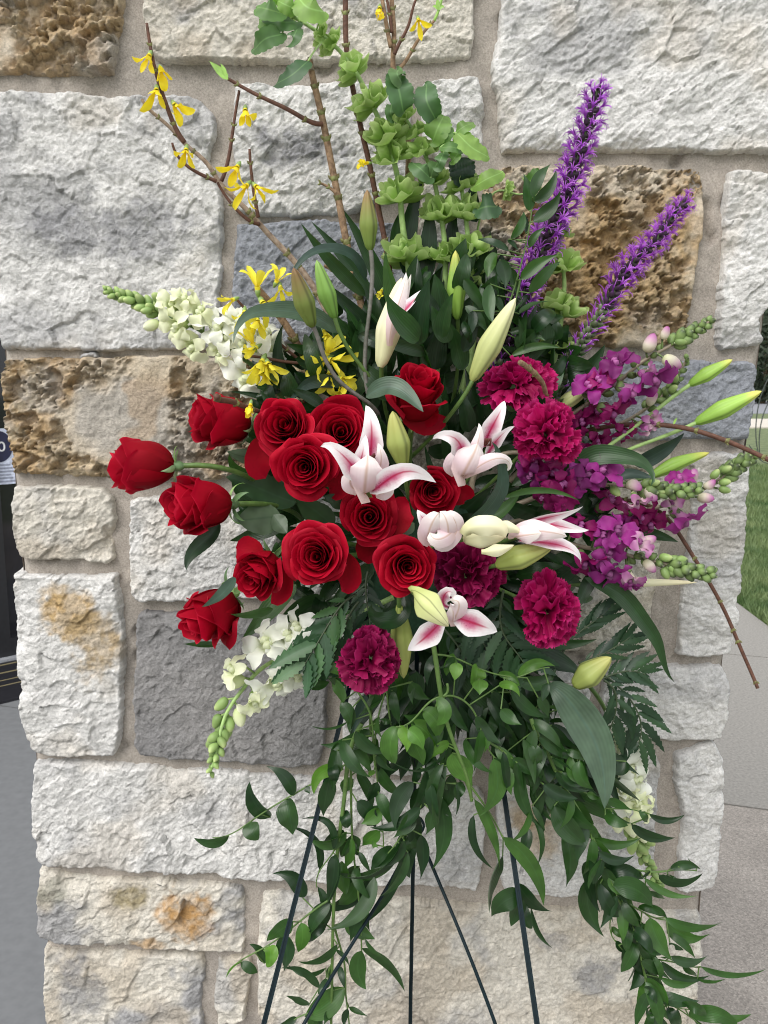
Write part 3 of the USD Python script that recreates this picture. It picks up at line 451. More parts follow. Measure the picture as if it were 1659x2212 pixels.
for k in range(len(edges_) - 1):
    hi, lo = edges_[k] - .006, edges_[k + 1] + .006
    strip = sg.Polygon([j2 + jn * hi - jd * 9, j2 + jn * hi + jd * 9, j2 + jn * lo + jd * 9, j2 + jn * lo - jd * 9]).intersection(half)
    bits = [strip.intersection(sg.box(-20, -30, -.306, 30)), strip.intersection(sg.box(-.294, -30, 20, 30))]
    for piece in [g_ for b_ in bits for g_ in getattr(b_, 'geoms', [b_])]:
        if piece.is_empty or piece.geom_type != 'Polygon': continue
        ex = trimesh.creation.extrude_polygon(piece, .09, engine='earcut'); ex.apply_translation((0, 0, -.09))
        part(pavement, 'slab', tm(ex), 'smooth_concrete' if piece.centroid.x < -.3 else 'concrete' if k == 0 or k == 1 else 'aggregate_concrete', smooth=False)
# lawn blades on the strip that shows beside the column
rs = np.random.RandomState(3); N = 26000
r_ = 4.6 + 11 * rs.rand(N) ** 1.6; a_ = np.arctan((rs.uniform(1575, 1720, N) - W0 / 2) / FPX)
P0 = np.stack([CAM[0] + r_ * np.tan(a_), CAM[1] + r_, np.full(N, -.02)], 1)
ok = ((P0[:, :2] - g1) @ gn) < -.01; P0 = P0[ok]; r_ = r_[ok]; N = len(P0)
hgt = rs.uniform(.03, .075, N) * (1 + .03 * r_); an = rs.uniform(0, 6.28, N); wdt = .0030 * (1 + .12 * r_)
sx = np.stack([np.cos(an), np.sin(an), 0 * an], 1) * wdt[:, None]; le = np.stack([rs.normal(0, .4, N), rs.normal(0, .4, N), np.ones(N)], 1) * hgt[:, None]
V = np.stack([P0 - sx, P0 + sx, P0 + le], 1).reshape(-1, 3)
plain('lawn_blade', (0.055, 0.135, 0.028), 0.6, 0, 2.6, 0.3, mottled=(0.14, 0.18, 0.07))
single('lawn_grass', 'green lawn grass growing beyond the paving edge', 'grass', (V, np.arange(3 * N).reshape(-1, 3)), 'lawn_blade', kind='stuff', smooth=False)
def strip_(name, py0, py1, z, m, x0=1100, x1=2600):
    a0, a1 = ground(1650, py0)[1], ground(1650, py1)[1]; X0, X1 = -40, 120
    ex = trimesh.creation.box((X1 - X0, a1 - a0, .06)); ex.apply_translation(((X0 + X1) / 2, (a0 + a1) / 2, z - .03)); single(name, None, None, tm(ex), m, kind='structure', smooth=False)
strip_('road', 893, 866, 0.0, 'asphalt'); strip_('pavement', 924, 906, 0.03, 'kerb_concrete')
# trees across the street
leafmat('far_foliage', (0.035, 0.05, 0.030), rough=.7, jit=.1)
for (px, dist, hh, lab) in ((1640, 70, 9.0, 'dark tree across the street, nearest the column edge'), (1715, 78, 11.0, 'dark tree across the street at the right edge of the picture')):
    o = ground(px, 855); x = CAM[0] + (px - W0 / 2) / FPX * dist; y = CAM[1] + dist
    t = thing('tree', lab, 'tree', (x, y, 0), 'trees across the street')
    part(t, 'trunk', tube([(x, y, -.05), (x + .1, y, hh * .35), (x, y, hh * .6)], [.25, .2, .1], 8), 'bark')
    rs = np.random.RandomState(int(dist)); c = rs.normal(0, 1, (7000, 3)); c = c / np.linalg.norm(c, axis=1)[:, None] * rs.uniform(.35, 1, (7000, 1)) ** .5 * (1 + .25 * rs.rand(7000, 1))
    c = c * [hh * .36, hh * .36, hh * .48] + [x, y, hh * .52]; s1, s2 = rs.normal(0, .26, (7000, 3)), rs.normal(0, .26, (7000, 3))
    part(t, 'crown', (np.stack([c, c + s1, c + s2], 1).reshape(-1, 3), np.arange(21000).reshape(-1, 3)), 'far_foliage', smooth=False)
# thin wire trellis standing on the lawn
plain('dark_wire', (.04, .05, .045), .5)
b0 = ground(1648, 1000); kk = (b0[1] - CAM[1])
def atd(px, py): return CAM + ray(px, py) * (kk / ray(px, py)[1])
tw = thing('wire_trellis', 'curved dark wire trellis on the lawn at the right edge', 'trellis', b0)
w_ = .011
part(tw, 'hoop', tube([atd(1640, 986), atd(1633, 945), atd(1634, 905), atd(1641, 865), atd(1656, 825), atd(1690, 790), atd(1730, 800), atd(1750, 870), atd(1752, 990)], w_, 5), 'dark_wire')
part(tw, 'hoop', tube([atd(1643, 994), atd(1640, 950), atd(1645, 910), atd(1660, 870), atd(1690, 840), atd(1720, 860), atd(1735, 930), atd(1740, 1000)], w_, 5), 'dark_wire')
part(tw, 'base_ring', tube([atd(1618, 962), atd(1628, 976), atd(1643, 994), atd(1665, 1003), atd(1700, 1006), atd(1740, 1002), atd(1755, 990), atd(1735, 970), atd(1680, 960)], w_, 5), 'dark_wire')
# ------------------------------------------------------------------ the dark glass door left of the column
dd = np.array([math.sin(math.radians(48.5)), math.cos(math.radians(48.5)), 0]); o = ground(0, 1428); nrm = np.array([-dd[1], dd[0], 0]); nrm = nrm if nrm @ (CAM - o) > 0 else -nrm
def slab_(a, b, z0, z1, t0, t1):
    """box: from a to b along the door, z0 to z1, t0 to t1 towards the viewer"""
    c = np.array([[a, t0, z0], [b, t0, z0], [b, t1, z0], [a, t1, z0], [a, t0, z1], [b, t0, z1], [b, t1, z1], [a, t1, z1]], float)
    V = np.array([o[0], o[1], 0])[None] + c[:, :1] * dd + c[:, 1:2] * nrm + c[:, 2:] * UP
    bx = trimesh.creation.box((1, 1, 1)); F = np.array([[0, 2, 1], [0, 3, 2], [4, 5, 6], [4, 6, 7], [0, 1, 5], [0, 5, 4], [1, 2, 6], [1, 6, 5], [2, 3, 7], [2, 7, 6], [3, 0, 4], [3, 4, 7]])
    tmm = trimesh.Trimesh(V, F, process=False); 
    if tmm.volume < 0: F = F[:, ::-1]
    return V, F
plain('door_glass', (.006, .006, .008), .06, spec=.6); plain('door_metal', (.012, .012, .014), .35); plain('sign_white', (.62, .66, .78), .6); plain('sign_navy', (.012, .014, .05), .5); plain('sign_grey', (.30, .32, .40), .6); plain('sign_letter', (.75, .75, .75), .6)
plain('mat_rubber', (.010, .010, .013), .45, .5, 120); plain('mat_gold', (.20, .17, .09), .6, .3, 200); plain('sill_metal', (.30, .31, .33), .4)
door = thing('glass_door', 'dark glass door with a printed notice, seen in the gap left of the column', 'door', (o[0], o[1], 0))
part(door, 'pane', slab_(-1.3, 1.3, .12, 2.3, -.03, -.015), 'door_glass', smooth=False)
part(door, 'bottom_rail', slab_(-1.3, 1.3, 0.02, .12, -.05, .01), 'door_metal', smooth=False)
part(door, 'top_rail', slab_(-1.3, 1.3, 2.3, 2.42, -.05, .01), 'door_metal', smooth=False)
for a_ in (-1.38, -.02, 1.3): part(door, 'stile', slab_(a_, a_ + .08, 0.0, 2.42, -.052, .012), 'door_metal', smooth=False)
part(door, 'sill', slab_(-1.4, 1.4, 0.0, .02, -.05, .06), 'sill_metal', smooth=False)
def on_door(px, py, off=.0):
    r = ray(px, py); p0 = np.array([o[0], o[1], 0]) + nrm * off; tt = ((p0 - CAM) @ nrm) / (r @ nrm); P = CAM + r * tt; return (P - np.array([o[0], o[1], 0])) @ dd, P[2]
a0, z0 = on_door(-60, 1052); a1, z1 = on_door(36, 985)
zt = on_door(20, 925)[1]
notice = thing('notice', 'white printed notice with a navy roundel reading 80 on the dark door', 'notice', (o[0], o[1], 0))
part(notice, 'sheet', slab_(a0, a1, z0, zt, -.013, -.011), 'sign_white', smooth=False)
ac, zc = on_door(-2, 965); k_ = abs(on_door(40, 965)[0] - on_door(0, 965)[0]) / 40
def flat_on_door(m, a, z, off):
    v = np.array(m.vertices); return (np.array([o[0], o[1], 0]) + (a + v[:, :1]) * dd + (z + v[:, 1:2]) * UP + (off + v[:, 2:]) * nrm, np.array(m.faces))
kz = abs(on_door(0, 985)[1] - on_door(0, 965)[1]) / 20
disc = trimesh.creation.cylinder(radius=1.0, height=.002, sections=40); disc.apply_scale((30 * k_, 34 * kz, 1)); part(notice, 'roundel', flat_on_door(disc, ac, zc, -.009), 'sign_navy', smooth=False)
tx = meshkit.text_mesh('80', 20 * kz, .001, True); tx.apply_translation((-tx.bounds[1][0] + 14 * k_, -10 * kz, 0)); part(notice, 'numeral', flat_on_door(tx, ac, zc, -.0075), 'sign_letter', smooth=False)
for k in range(6):
    zz = z0 + (zc - 36 * kz - z0) * (k + .6) / 6.5; part(notice, 'text_line', slab_(a0 + .02, a1 - .012 - .01 * (k % 3), zz, zz + .010, -.0108, -.0100), 'sign_grey', smooth=False)
# rubber mat lying before the door
matt = thing('door_mat', 'black rubber door mat with worn gold lettering before the dark door', 'door mat', (o[0], o[1], 0))
part(matt, 'mat', slab_(-1.2, .62, .0, .012, .075, .66), 'mat_rubber', smooth=False)
for (t0, t1) in ((.11, .125), (.24, .255), (.36, .37), (.44, .45)): part(matt, 'stripe', slab_(-1.18, .60, .0125, .0135, t0, t1), 'mat_gold', smooth=False)
for (a, word) in ((-.62, 'IT'), (-.28, 'T'), (-.05, 'TS')):
    tx = meshkit.text_mesh(word, .10, .001, True); v = np.array(tx.vertices); part(matt, 'lettering', (np.array([o[0], o[1], .0125]) + (a + v[:, :1]) * dd + (.58 - v[:, 1:2]) * nrm + v[:, 2:] * UP, np.array(tx.faces)), 'mat_gold', smooth=False)
# ================================================================== the easel
CORE = (905, 1190, 0.10)
def C3(p): return at(p[0], p[1], p[2])
easel = thing('wire_easel', 'dark green metal wire easel that carries the flower spray', 'easel', at(895, 1480, .16))
def to_floor(a, b):
    d = b - a; return b + d * ((b[2] - .012) / -d[2])
ltop, lbot = at(757, 1475, .19), at(570, 2212, .40); rtop, rbot = at(1062, 1530, .19), at(1160, 2212, .40); btop, bbot = at(899, 1500, .13), at(886, 2212, .05)
def up_(a, b, k): return a + (a - b) * k
for (a, b, w) in ((ltop, lbot, .0034), (rtop, rbot, .0034), (btop, bbot, .0032)):
    e = to_floor(a, b); a2 = up_(a, b, .35)
    dirv = unit(e - a2); sx = unit(np.cross(dirv, TOCAM)); sy = np.cross(dirv, sx)
    cs = np.array([[-1, -.6], [-.75, -1], [.75, -1], [1, -.6], [1, .8], [.45, .8], [.45, .35], [-.45, .35], [-.45, .8], [-1, .8]]) * w   # folded channel
    if (sy @ TOCAM) < 0: cs = cs[::-1] * [1, -1]
    cs = cs[:, [0, 1]]; nn = len(cs)
    V = np.vstack([a2 + cs[:, :1] * sx - cs[:, 1:] * sy * -1, e + cs[:, :1] * sx - cs[:, 1:] * sy * -1]); F = np.array([[i, (i + 1) % nn, nn + (i + 1) % nn, nn + i] for i in range(nn)])
    lg = part(easel, 'leg', (V, F), 'easel_metal', smooth=False)
    part(lg, 'foot', tube([e - dirv * .02, e + dirv * .006], .0075, 8), 'easel_metal')
hook = at(898, 1788, .165)
part(easel, 'hook', tube([hook + [-.006, 0, .012], hook + [-.012, -.004, .002], hook + [0, -.006, -.008], hook + [.012, -.004, .004], hook + [.006, .004, .014], hook + [-.006, .004, .012]], .0022, 6), 'easel_metal')
part(easel, 'brace_rod', tube([hook, at(990, 2005, .28), at(1070, 2212, .34), at(1100, 2300, .36)], .0027, 6), 'easel_metal')
part(easel, 'brace_rod', tube([hook, at(862, 1870, .22), at(735, 2080, .32), at(655, 2215, .38), at(620, 2280, .39)], .0027, 6), 'easel_metal')
bx = trimesh.creation.box((.16, .09, .22)); bx.apply_translation(at(905, 1230, .14)); bx = bx.subdivide().subdivide()
v = np.array(bx.vertices); c0 = v.mean(0); v = c0 + (v - c0) * (1 - .12 * np.linalg.norm((v - c0) / [.08, .045, .11], axis=1)[:, None] ** 2 * .3)
single('flower_foam', 'dark green block of flower foam hidden among the stems on the easel', 'flower foam', (v, np.array(bx.faces)), 'foam')

# ================================================================== roses
def rose_mesh(R, H, seed, flare=.5, N=27, tips=.5):
    r_ = np.random.RandomState(seed); N = int(r_.randint(22, 32)); dense = r_.uniform(.72, 1.05); ecc = r_.uniform(0, .16); ecp = r_.uniform(0, 6); out = []; nu, nv = 15, 12
    u = np.linspace(-1, 1, nu)[None, :]; v = np.linspace(0, 1, nv)[:, None]
    for i in range(N):
        t = i / (N - 1); phi = i * 2.39996 + r_.uniform(-.25, .25); Ri = R * (0.030 + .80 * t ** dense) * r_.uniform(.94, 1.07); Hi = H * (.86 + .14 * math.sin(math.pi * min(1, t * 1.2)) - .05 * t ** 3) * r_.uniform(.955, 1.045)
        psi = 2.0 - 1.12 * t ** .6 + r_.uniform(-.12, .12)
        ang = phi + psi * u * (.50 + .5 * np.sin(np.pi * .5 * np.minimum(v * 1.5, 1)))
        rr = Ri * (1 - (1 - v) ** 2.4) ** .55 * (1 + .10 * u * (1 - .4 * t)) + .0012
        fl = flare * t ** 1.6 * (r_.uniform(.55, 1.5) if t > .6 else 1)
        rr = rr + R * fl * .42 * ss(v, .5, 1.0) ** 1.4
        edge = 1 - (.26 - .1 * t) * np.abs(u) ** 2.6 + tips * t * .16 * np.maximum(0, 1 - 2.2 * np.abs(u)) ** 1.5
        z = Hi * v * edge
        curl = (.02 + .20 * fl) * Hi
        z = z - curl * ss(v, .80, 1.0) ** 1.6 * (1 + .5 * np.abs(u)); rr = rr + (.02 + .06 * t) * R * ss(v, .86, 1.0)
        wv = .045 * R * (.35 + t) * ss(v, .35, 1) * (np.sin(3.1 * u + r_.uniform(0, 6)) + .5 * np.sin(6.3 * u + r_.uniform(0, 6)))
        rr = rr + wv; z = z + wv * .5
        if t > .6:                                                           # the loose guard petals pinch towards a point
            k = r_.uniform(.1, .5); rr = rr * (1 - k * np.abs(u) ** 2 * ss(v, .5, 1) * .35); z = z - k * H * .5 * ss(v, .6, 1) * r_.uniform(.2, 1)
        rr = rr * (1 + ecc * t * np.cos(ang - ecp)); V = np.stack([rr * np.cos(ang), rr * np.sin(ang), z + 0 * ang], -1).reshape(-1, 3)
        uv = np.stack(np.broadcast_arrays((u + 1) / 2, v + 0 * u), -1).reshape(-1, 2)
        out.append((V, gridfaces(nv, nu)[:, ::-1], uv))
    return out
GR = 'red roses of the spray'
def rose(cx, cy, Rpx, Lpx, ax, d, seed, label, flare=.5, stem=None, loose=()):
    """(cx, cy): middle of the opening on the photograph's grid; ax: the way the rose looks (right, down, towards the viewer)"""
    s = S(d, cy); A = view(*ax); top = at(cx, cy, d); R, H = Rpx * s, Lpx * s; base = top - A * H * .80
    t = thing('red_rose', label, 'rose', base, GR)
    for m in rose_mesh(R / (1 + .35 * flare) * 1.05, H, seed, flare): part(t, 'petal', mapz(m, lambda V: place(V, A, base)), 'rose_petal')
    for (pts, w) in loose: part(t, 'petal', blade(pxpath(pts, (d - .02, d - .035)), w * s, prof='broad', cup=.45, nv=12, nu=9, wave=.04, seed=seed, roll=.2), 'rose_petal')
    hip = revolve([(0.0, -.13 * H), (.09 * R, -.12 * H), (.17 * R, -.06 * H), (.16 * R, .02 * H), (.1 * R, .05 * H)], 10)
    part(t, 'calyx', mapz(hip, lambda V: place(V, A, base)), 'sepal')
    B = basis(A)
    for k in range(5):
        a = k * 1.2566 + seed; o = B[:, 0] * math.cos(a) + B[:, 1] * math.sin(a); rs_ = random.Random(seed * 9 + k); l_ = rs_.uniform(.30, .48) * H; back = rs_.uniform(-.5, .6)
        part(t, 'sepal', blade([base + o * .12 * R, base + o * .30 * R + A * .05 * H * back, base + o * (.30 * R + .6 * l_ * .7) + A * back * .30 * H, base + o * (.3 * R + l_ * .55) + A * back * .75 * H], .20 * R, hint=A, prof='lance', nv=9, nu=5, cup=.3), 'sepal')
    e = C3(stem or CORE); mid = base - A * H * .8
    part(t, 'stem', tube([base - A * .12 * H, base - A * .35 * H, mid * .6 + e * .4, e], [.0038, .0035, .0034], 8, n=14), 'stem_green')
rose(268, 1012, 72, 138, (-1, .05, .10), .30, 1, 'leftmost red rose, seen from the side with its opening turned away to the left', .12, (640, 1090, .14))
rose(440, 900, 65, 132, (-.9, -.12, .42), .26, 2, 'highest red rose at the left, lying on its side under a broken brown twig', .10, (640, 1010, .14))
rose(390, 1092, 74, 150, (-.80, .03, .60), .33, 3, 'half open red rose below the leftmost one, turned left with its bulky side showing', .30, (650, 1120, .14))
rose(612, 915, 70, 110, (-.12, -.10, 1), .29, 4, 'red rose at the left of the trio, outer petals spreading down to the left', .55, loose=[([(590, 930), (572, 975), (560, 1010), (574, 1034)], 66)])
rose(737, 932, 72, 110, (.05, -.05, 1), .28, 5, 'red rose at the right of the trio, partly behind a white lily petal', .50)
rose(655, 1010, 74, 110, (-.05, .12, 1), .33, 6, 'red rose in front of the trio with a tight spiral heart', .55, loose=[([(690, 990), (718, 1020), (732, 1050), (712, 1074)], 60)])
rose(908, 822, 68, 142, (.10, -.62, .75), .27, 7, 'uppermost red rose, below the upright cream bud, looking up with its tall side showing', .35, loose=[([(880, 850), (895, 895), (925, 912), (963, 900)], 60), ([(915, 850), (912, 890), (905, 922)], 80)])
rose(797, 1115, 68, 110, (-.02, -.05, 1), .31, 8, 'round red rose just below the open lily in the middle', .50, loose=[([(835, 1150), (856, 1120), (868, 1095), (884, 1086)], 66), ([(790, 1150), (800, 1185), (812, 1215)], 60)])
rose(938, 1062, 58, 105, (.05, .10, 1), .27, 9, 'small shaded red rose right of the middle lily, above the half open pink bud', .40, loose=[([(960, 1085), (985, 1070), (1005, 1066), (1017, 1078)], 44)])
rose(882, 1226, 71, 112, (.05, .04, 1), .36, 10, 'brightest red rose in the lower middle, its spiral facing the viewer', .55)
rose(680, 1202, 77, 112, (-.10, -.06, 1), .34, 11, 'loose wide red rose with folded petals left of the brightest rose', .70, loose=[([(730, 1190), (752, 1220), (757, 1250), (738, 1278)], 56)])
rose(546, 1250, 58, 120, (-.34, .42, .80), .33, 12, 'red rose with a crumpled heart between the loose rose and the lowest rose', .40, loose=[([(590, 1210), (612, 1240), (612, 1272), (586, 1304)], 50), ([(560, 1215), (535, 1190), (510, 1185)], 60)])
rose(422, 1350, 73, 142, (-.55, .48, .55), .30, 13, 'lowest red rose at the left, tipped down towards the grey block', .32, (640, 1200, .14))

# ================================================================== carnations
def carnation(cx, cy, Rpx, ax, d, seed, label, m, sq=(1, 1), N=44, stem=None):
    s = S(d, cy); A = view(*ax); c = at(cx, cy, d); R = Rpx * s; r_ = np.random.RandomState(seed); base = c - A * R * .55
    t = thing('carnation', label, 'carnation', base, 'magenta carnations')
    B = basis(A); nu, nv = 25, 10; u = np.linspace(-1, 1, nu)[None, :]; v = np.linspace(0, 1, nv)[:, None]
    for i in range(N):
        zz = 1 - 1.16 * (i + .5) / N; zz = max(-.25, zz); ph = i * 2.39996 + r_.uniform(-.3, .3); rr = math.sqrt(max(0, 1 - zz * zz))
        D = unit(np.array([rr * math.cos(ph), rr * math.sin(ph), zz * .72 + .05])); tang = np.array([-math.sin(ph), math.cos(ph), 0]); 
        k = ss(rr, .35, .95); rot = r_.uniform(-1.4, 1.4) * (1 - .75 * k)
        nrm_ = unit(np.cross(D, tang)); W = tang * math.cos(rot) + nrm_ * math.sin(rot); Nn = unit(np.cross(W, D))
        L = R * r_.uniform(.74, 1.12) * (.78 + .24 * k) * (1 + .10 * math.sin(2 * ph + seed) + .07 * math.sin(3 * ph + 2 * seed)); wd = R * r_.uniform(.36, .58)
        frill = 1 + .055 * np.abs(((u * 6.5 + r_.rand()) % 1) * 2 - 1) * ss(v, .8, 1) * 1.5 - .12 * np.abs(u) ** 3
        pw = v ** .8 * frill
        ruf = R * .12 * ss(v, .35, 1) * (np.sin(u * r_.uniform(3, 7) + r_.uniform(0, 6)) + .45 * np.sin(u * r_.uniform(9, 14) + r_.uniform(0, 6)) * v) + R * .24 * r_.uniform(-.9, 1) * ss(v, .6, 1) ** 2
        V = D * (L * pw)[..., None] + W * (u * wd * v ** 1.25)[..., None] + Nn * ruf[..., None] + np.array([0, 0, -.12 * R])
        V = V * [sq[0], sq[1], 1]
        part(t, 'petal', ((V.reshape(-1, 3)) @ B.T + c - A * R * .25, gridfaces(nv, nu), np.stack(np.broadcast_arrays((u + 1) / 2, v + 0 * u), -1).reshape(-1, 2)), m)
    cal = revolve([(.05 * R, -1.5 * R), (.17 * R, -1.4 * R), (.21 * R, -.9 * R), (.26 * R, -.35 * R), (.1 * R, -.2 * R)], 10)
    part(t, 'calyx', mapz(cal, lambda V: place(V, A, c)), 'sepal')
    e = C3(stem or CORE); b = c - A * R * 1.45
    part(t, 'stem', tube([b, b * .6 + e * .4 - A * .01, e], .0026, 7, n=10), 'stem_green')
carnation(1118, 818, 68, (0, -.55, .80), .24, 1, 'uppermost magenta carnation with a short bare twig across it', 'carnation_petal', sq=(1.02, .92))
carnation(1184, 930, 66, (.05, -.1, 1), .29, 2, 'magenta carnation beside the purple snapdragons, below the uppermost one', 'carnation_petal')
carnation(1012, 1243, 72, (-.05, .05, 1), .31, 3, 'dark plum carnation beside the brightest red rose', 'plum_carnation_petal')
carnation(1190, 1320, 66, (.15, 0, 1), .31, 4, 'magenta carnation at the lower right, taller than wide, above the fern', 'carnation_petal', sq=(.92, 1.14))
carnation(798, 1433, 66, (-.02, .12, 1), .34, 5, 'lowest plum carnation, hanging over the easel leg', 'plum_carnation_petal', sq=(1, 1.05), stem=(800, 1590, .2))

# ================================================================== lilies
def tep(t, pts, w, d, face=1, cup=.35, prof='tepal', roll=0, nv=16, wave=.015, seed=0, name='tepal', hint=None, m='lily_tepal'):
    P = pxpath(pts, d); h = view(*hint) if hint else TOCAM * face
    part(t, name, blade(P, w * 1.14 * S(np.mean(P[:, 1]) * -1, pts[0][1]), hint=h, cup=cup * (.6 if face == 1 and not hint else .9), prof=prof, roll=roll, nv=nv, nu=11, wave=wave, seed=seed), m)
GL = 'pink and white lilies of the spray'
def lily(label, base, cat='lily'): return thing('open_lily', label, cat, base, GL)
t = lily('large open white and pink lily in the middle, in front of the red rose trio', at(798, 1050, .35))
tep(t, [(797, 1025, .34), (801, 975, .36), (803, 930, .365), (790, 876, .345)], 47, None)
tep(t, [(790, 1050, .36), (765, 1012, .39), (735, 978, .40), (712, 963, .40), (692, 965, .395)], 47, None, roll=-.2)
tep(t, [(805, 1055, .36), (838, 1036, .40), (880, 1018, .41), (915, 1026, .40), (942, 1042, .39)], 46, None, roll=.2)
tep(t, [(789, 1066, .36), (789, 1042, .395), (792, 1012, .405), (794, 982, .385)], 62, None, face=-1, cup=.55, prof='broad')
tep(t, [(786, 1045, .36), (778, 1010, .375), (785, 970, .385), (790, 940, .38)], 40, None, cup=.5)
tep(t, [(812, 1040, .36), (822, 1005, .375), (823, 980, .385), (816, 957, .38)], 32, None, face=-1, cup=.5)
tep(t, [(775, 1062, .35), (757, 1046, .36), (762, 1026, .37)], 34, None, face=-1, cup=.6, prof='broad')
tep(t, [(812, 1066, .35), (838, 1056, .375), (846, 1044, .38)], 28, None, face=-1, cup=.5, prof='broad')
def lstem(t, pts, r=.0032, m='stem_green'): part(t, 'stem', tube([at(*p) for p in pts], r, 8, n=16), m)
lstem(t, [(795, 1060, .34), (805, 1085, .28), (880, 1150, .14)])
for k in range(4): part(t, 'anther', tube([at(800 + 5 * k, 1000 - 4 * (k % 2), .372), at(803 + 5 * k, 985 - 4 * (k % 2), .378)], .0018, 5), 'anther')
t = lily('open white and pink lily right of the middle, under the hanging grey green leaf tip', at(1020, 1010, .30))
tep(t, [(1006, 1000, .30), (998, 972, .335), (978, 944, .35), (956, 940, .345), (934, 949, .335)], 42, None, roll=-.35)
tep(t, [(1048, 965, .29), (1058, 932, .31), (1076, 898, .315), (1089, 866, .30)], 38, None)
tep(t, [(1052, 985, .30), (1070, 955, .325), (1092, 932, .33), (1111, 921, .325)], 30, None, roll=.6)
tep(t, [(1000, 1026, .32), (1012, 1002, .35), (1024, 978, .35), (1031, 958, .335)], 58, None, face=-1, cup=.6, prof='broad')
tep(t, [(1022, 1000, .32), (1030, 965, .335), (1036, 940, .335), (1034, 914, .325)], 26, None, face=-1, cup=.5)
tep(t, [(1002, 1028, .32), (1040, 1004, .35), (1075, 990, .355), (1100, 998, .345), (1093, 1021, .335)], 30, None, face=-1, cup=.4)
tep(t, [(988, 1024, .30), (984, 1000, .32), (1004, 985, .33)], 40, None, face=-1, cup=.5, prof='broad')
for k in range(3): part(t, 'anther', tube([at(1048 + 5 * k, 962, .325), at(1050 + 5 * k, 948, .33)], .0018, 5), 'anther')
lstem(t, [(998, 1026, .30), (985, 1045, .24), (930, 1130, .12)])
t = lily('open lily at the right seen from the side, its crimson streaked petals pointing right', at(1118, 1158, .32))
tep(t, [(1116, 1150, .31), (1150, 1126, .335), (1200, 1114, .345), (1259, 1094, .335)], 32, None, hint=(.1, .75, .7))
tep(t, [(1120, 1150, .31), (1180, 1132, .325), (1225, 1140, .33), (1272, 1145, .325)], 32, None, hint=(0, -.2, 1))
tep(t, [(1114, 1160, .33), (1150, 1146, .365), (1190, 1150, .37), (1225, 1159, .355)], 44, None, face=-1, cup=.5)
tep(t, [(1110, 1163, .34), (1135, 1156, .37), (1169, 1152, .375)], 36, None, face=-1, cup=.5, prof='broad')
tep(t, [(1122, 1168, .32), (1175, 1172, .345), (1222, 1182, .35), (1255, 1219, .335)], 36, None, hint=(.1, -.6, .8))
lstem(t, [(1114, 1160, .32), (1070, 1175, .24), (960, 1190, .12)])
t = lily('lowest open lily, two crimson streaked petals spread below its unopened cream petal', at(965, 1325, .37))
tep(t, [(975, 1330, .38), (1005, 1340, .395), (1040, 1352, .395), (1074, 1364, .385)], 56, None, roll=.1)
tep(t, [(958, 1335, .375), (935, 1362, .39), (908, 1386, .39), (881, 1405, .38)], 50, None, roll=-.1)
tep(t, [(890, 1280, .40), (915, 1300, .43), (945, 1330, .435), (970, 1353, .42)], 60, None, face=-1, cup=.7, prof='tepal', m='bud_cream')
tep(t, [(968, 1312, .385), (958, 1290, .40), (968, 1278, .41), (984, 1292, .40)], 30, None, cup=.4)
tep(t, [(985, 1342, .385), (990, 1318, .405), (990, 1300, .41), (972, 1297, .405)], 34, None, face=-1, cup=.6, prof='broad')
tep(t, [(975, 1345, .385), (979, 1325, .40), (977, 1308, .40)], 26, None, face=-1, cup=.5, prof='broad')
lstem(t, [(900, 1285, .39), (885, 1268, .30), (890, 1220, .12)])
def bud(cx0, cy0, cx1, cy1, w, d, m, label, stem=None, t=None, bend=0.0, smat='stem_green', split=0.0, ribs=6, cat='lily bud', rough=.07):
    """a closed bud from its base to its tip"""
    d0, d1 = (d if np.ndim(d) else (d, d + .01)); b, e = at(cx0, cy0, d0), at(cx1, cy1, d1); A = e - b; L = np.linalg.norm(A); R = w / 2 * S((d0 + d1) / 2, cy0)
    if t is None: t = thing('lily_bud', label, cat, b, 'closed and half open lily buds')
    nv, nu = 18, 30; v = np.linspace(0, 1, nv)[:, None]; a = np.linspace(0, 2 * np.pi, nu, endpoint=False)[None, :]
    prof = (np.clip(.30 + 1.6 * v, 0, 1) ** .8) * np.clip((1.0 - v) / .62, 0, 1) ** .55; prof[0] = .22; prof[-1] = .03
    k = .82 + .18 * np.abs(np.cos(a * 1.5)) ** .6 - rough * (np.abs(np.sin(a * 1.5)) > .985)
    rr = R * prof * k
    bx_ = bend * L * np.sin(np.pi * v)
    V = np.stack([rr * np.cos(a) + bx_, rr * np.sin(a), L * v + 0 * a], -1).reshape(-1, 3)
    uv = np.stack(np.broadcast_arrays(a / 6.2832 + 0 * v, v + 0 * a), -1).reshape(-1, 2)
    part(t, 'bud', mapz((V, gridfaces(nv, nu, True), uv), lambda V: place(V, A, b, upv=TOCAM)), m)
    if stem: part(t, 'stem', tube([b + unit(A) * .004] + [at(*p) for p in stem], [.0030, .0026, .0030], 8, n=18), smat)
    return t
bud(800, 541, 793, 410, 45, (.22, .23), 'bud_bronze', 'tall bronze green lily bud standing alone on a grey stalk, highest of all buds', [(803, 560, .22), (797, 680, .22), (795, 850, .22)], smat='stem_grey')
bud(676, 706, 634, 578, 52, (.27, .29), 'bud_bronze', 'bronze brown lily bud leaning left above the yellow blossoms', [(684, 722, .265), (700, 770, .26), (735, 825, .25), (790, 866, .24), (815, 920, .2)], smat='stem_grey')
bud(724, 688, 684, 562, 45, (.24, .25), 'bud_fresh', 'smooth green lily bud just right of the bronze leaning bud', [(727, 700, .24), (752, 752, .23), (792, 806, .22), (820, 850, .18)])
bud(988, 690, 984, 541, 46, (.18, .19), 'bud_lime', 'upright lime green lily bud below the bells, right of the opening white bud', [(990, 720, .17), (970, 900, .1)])
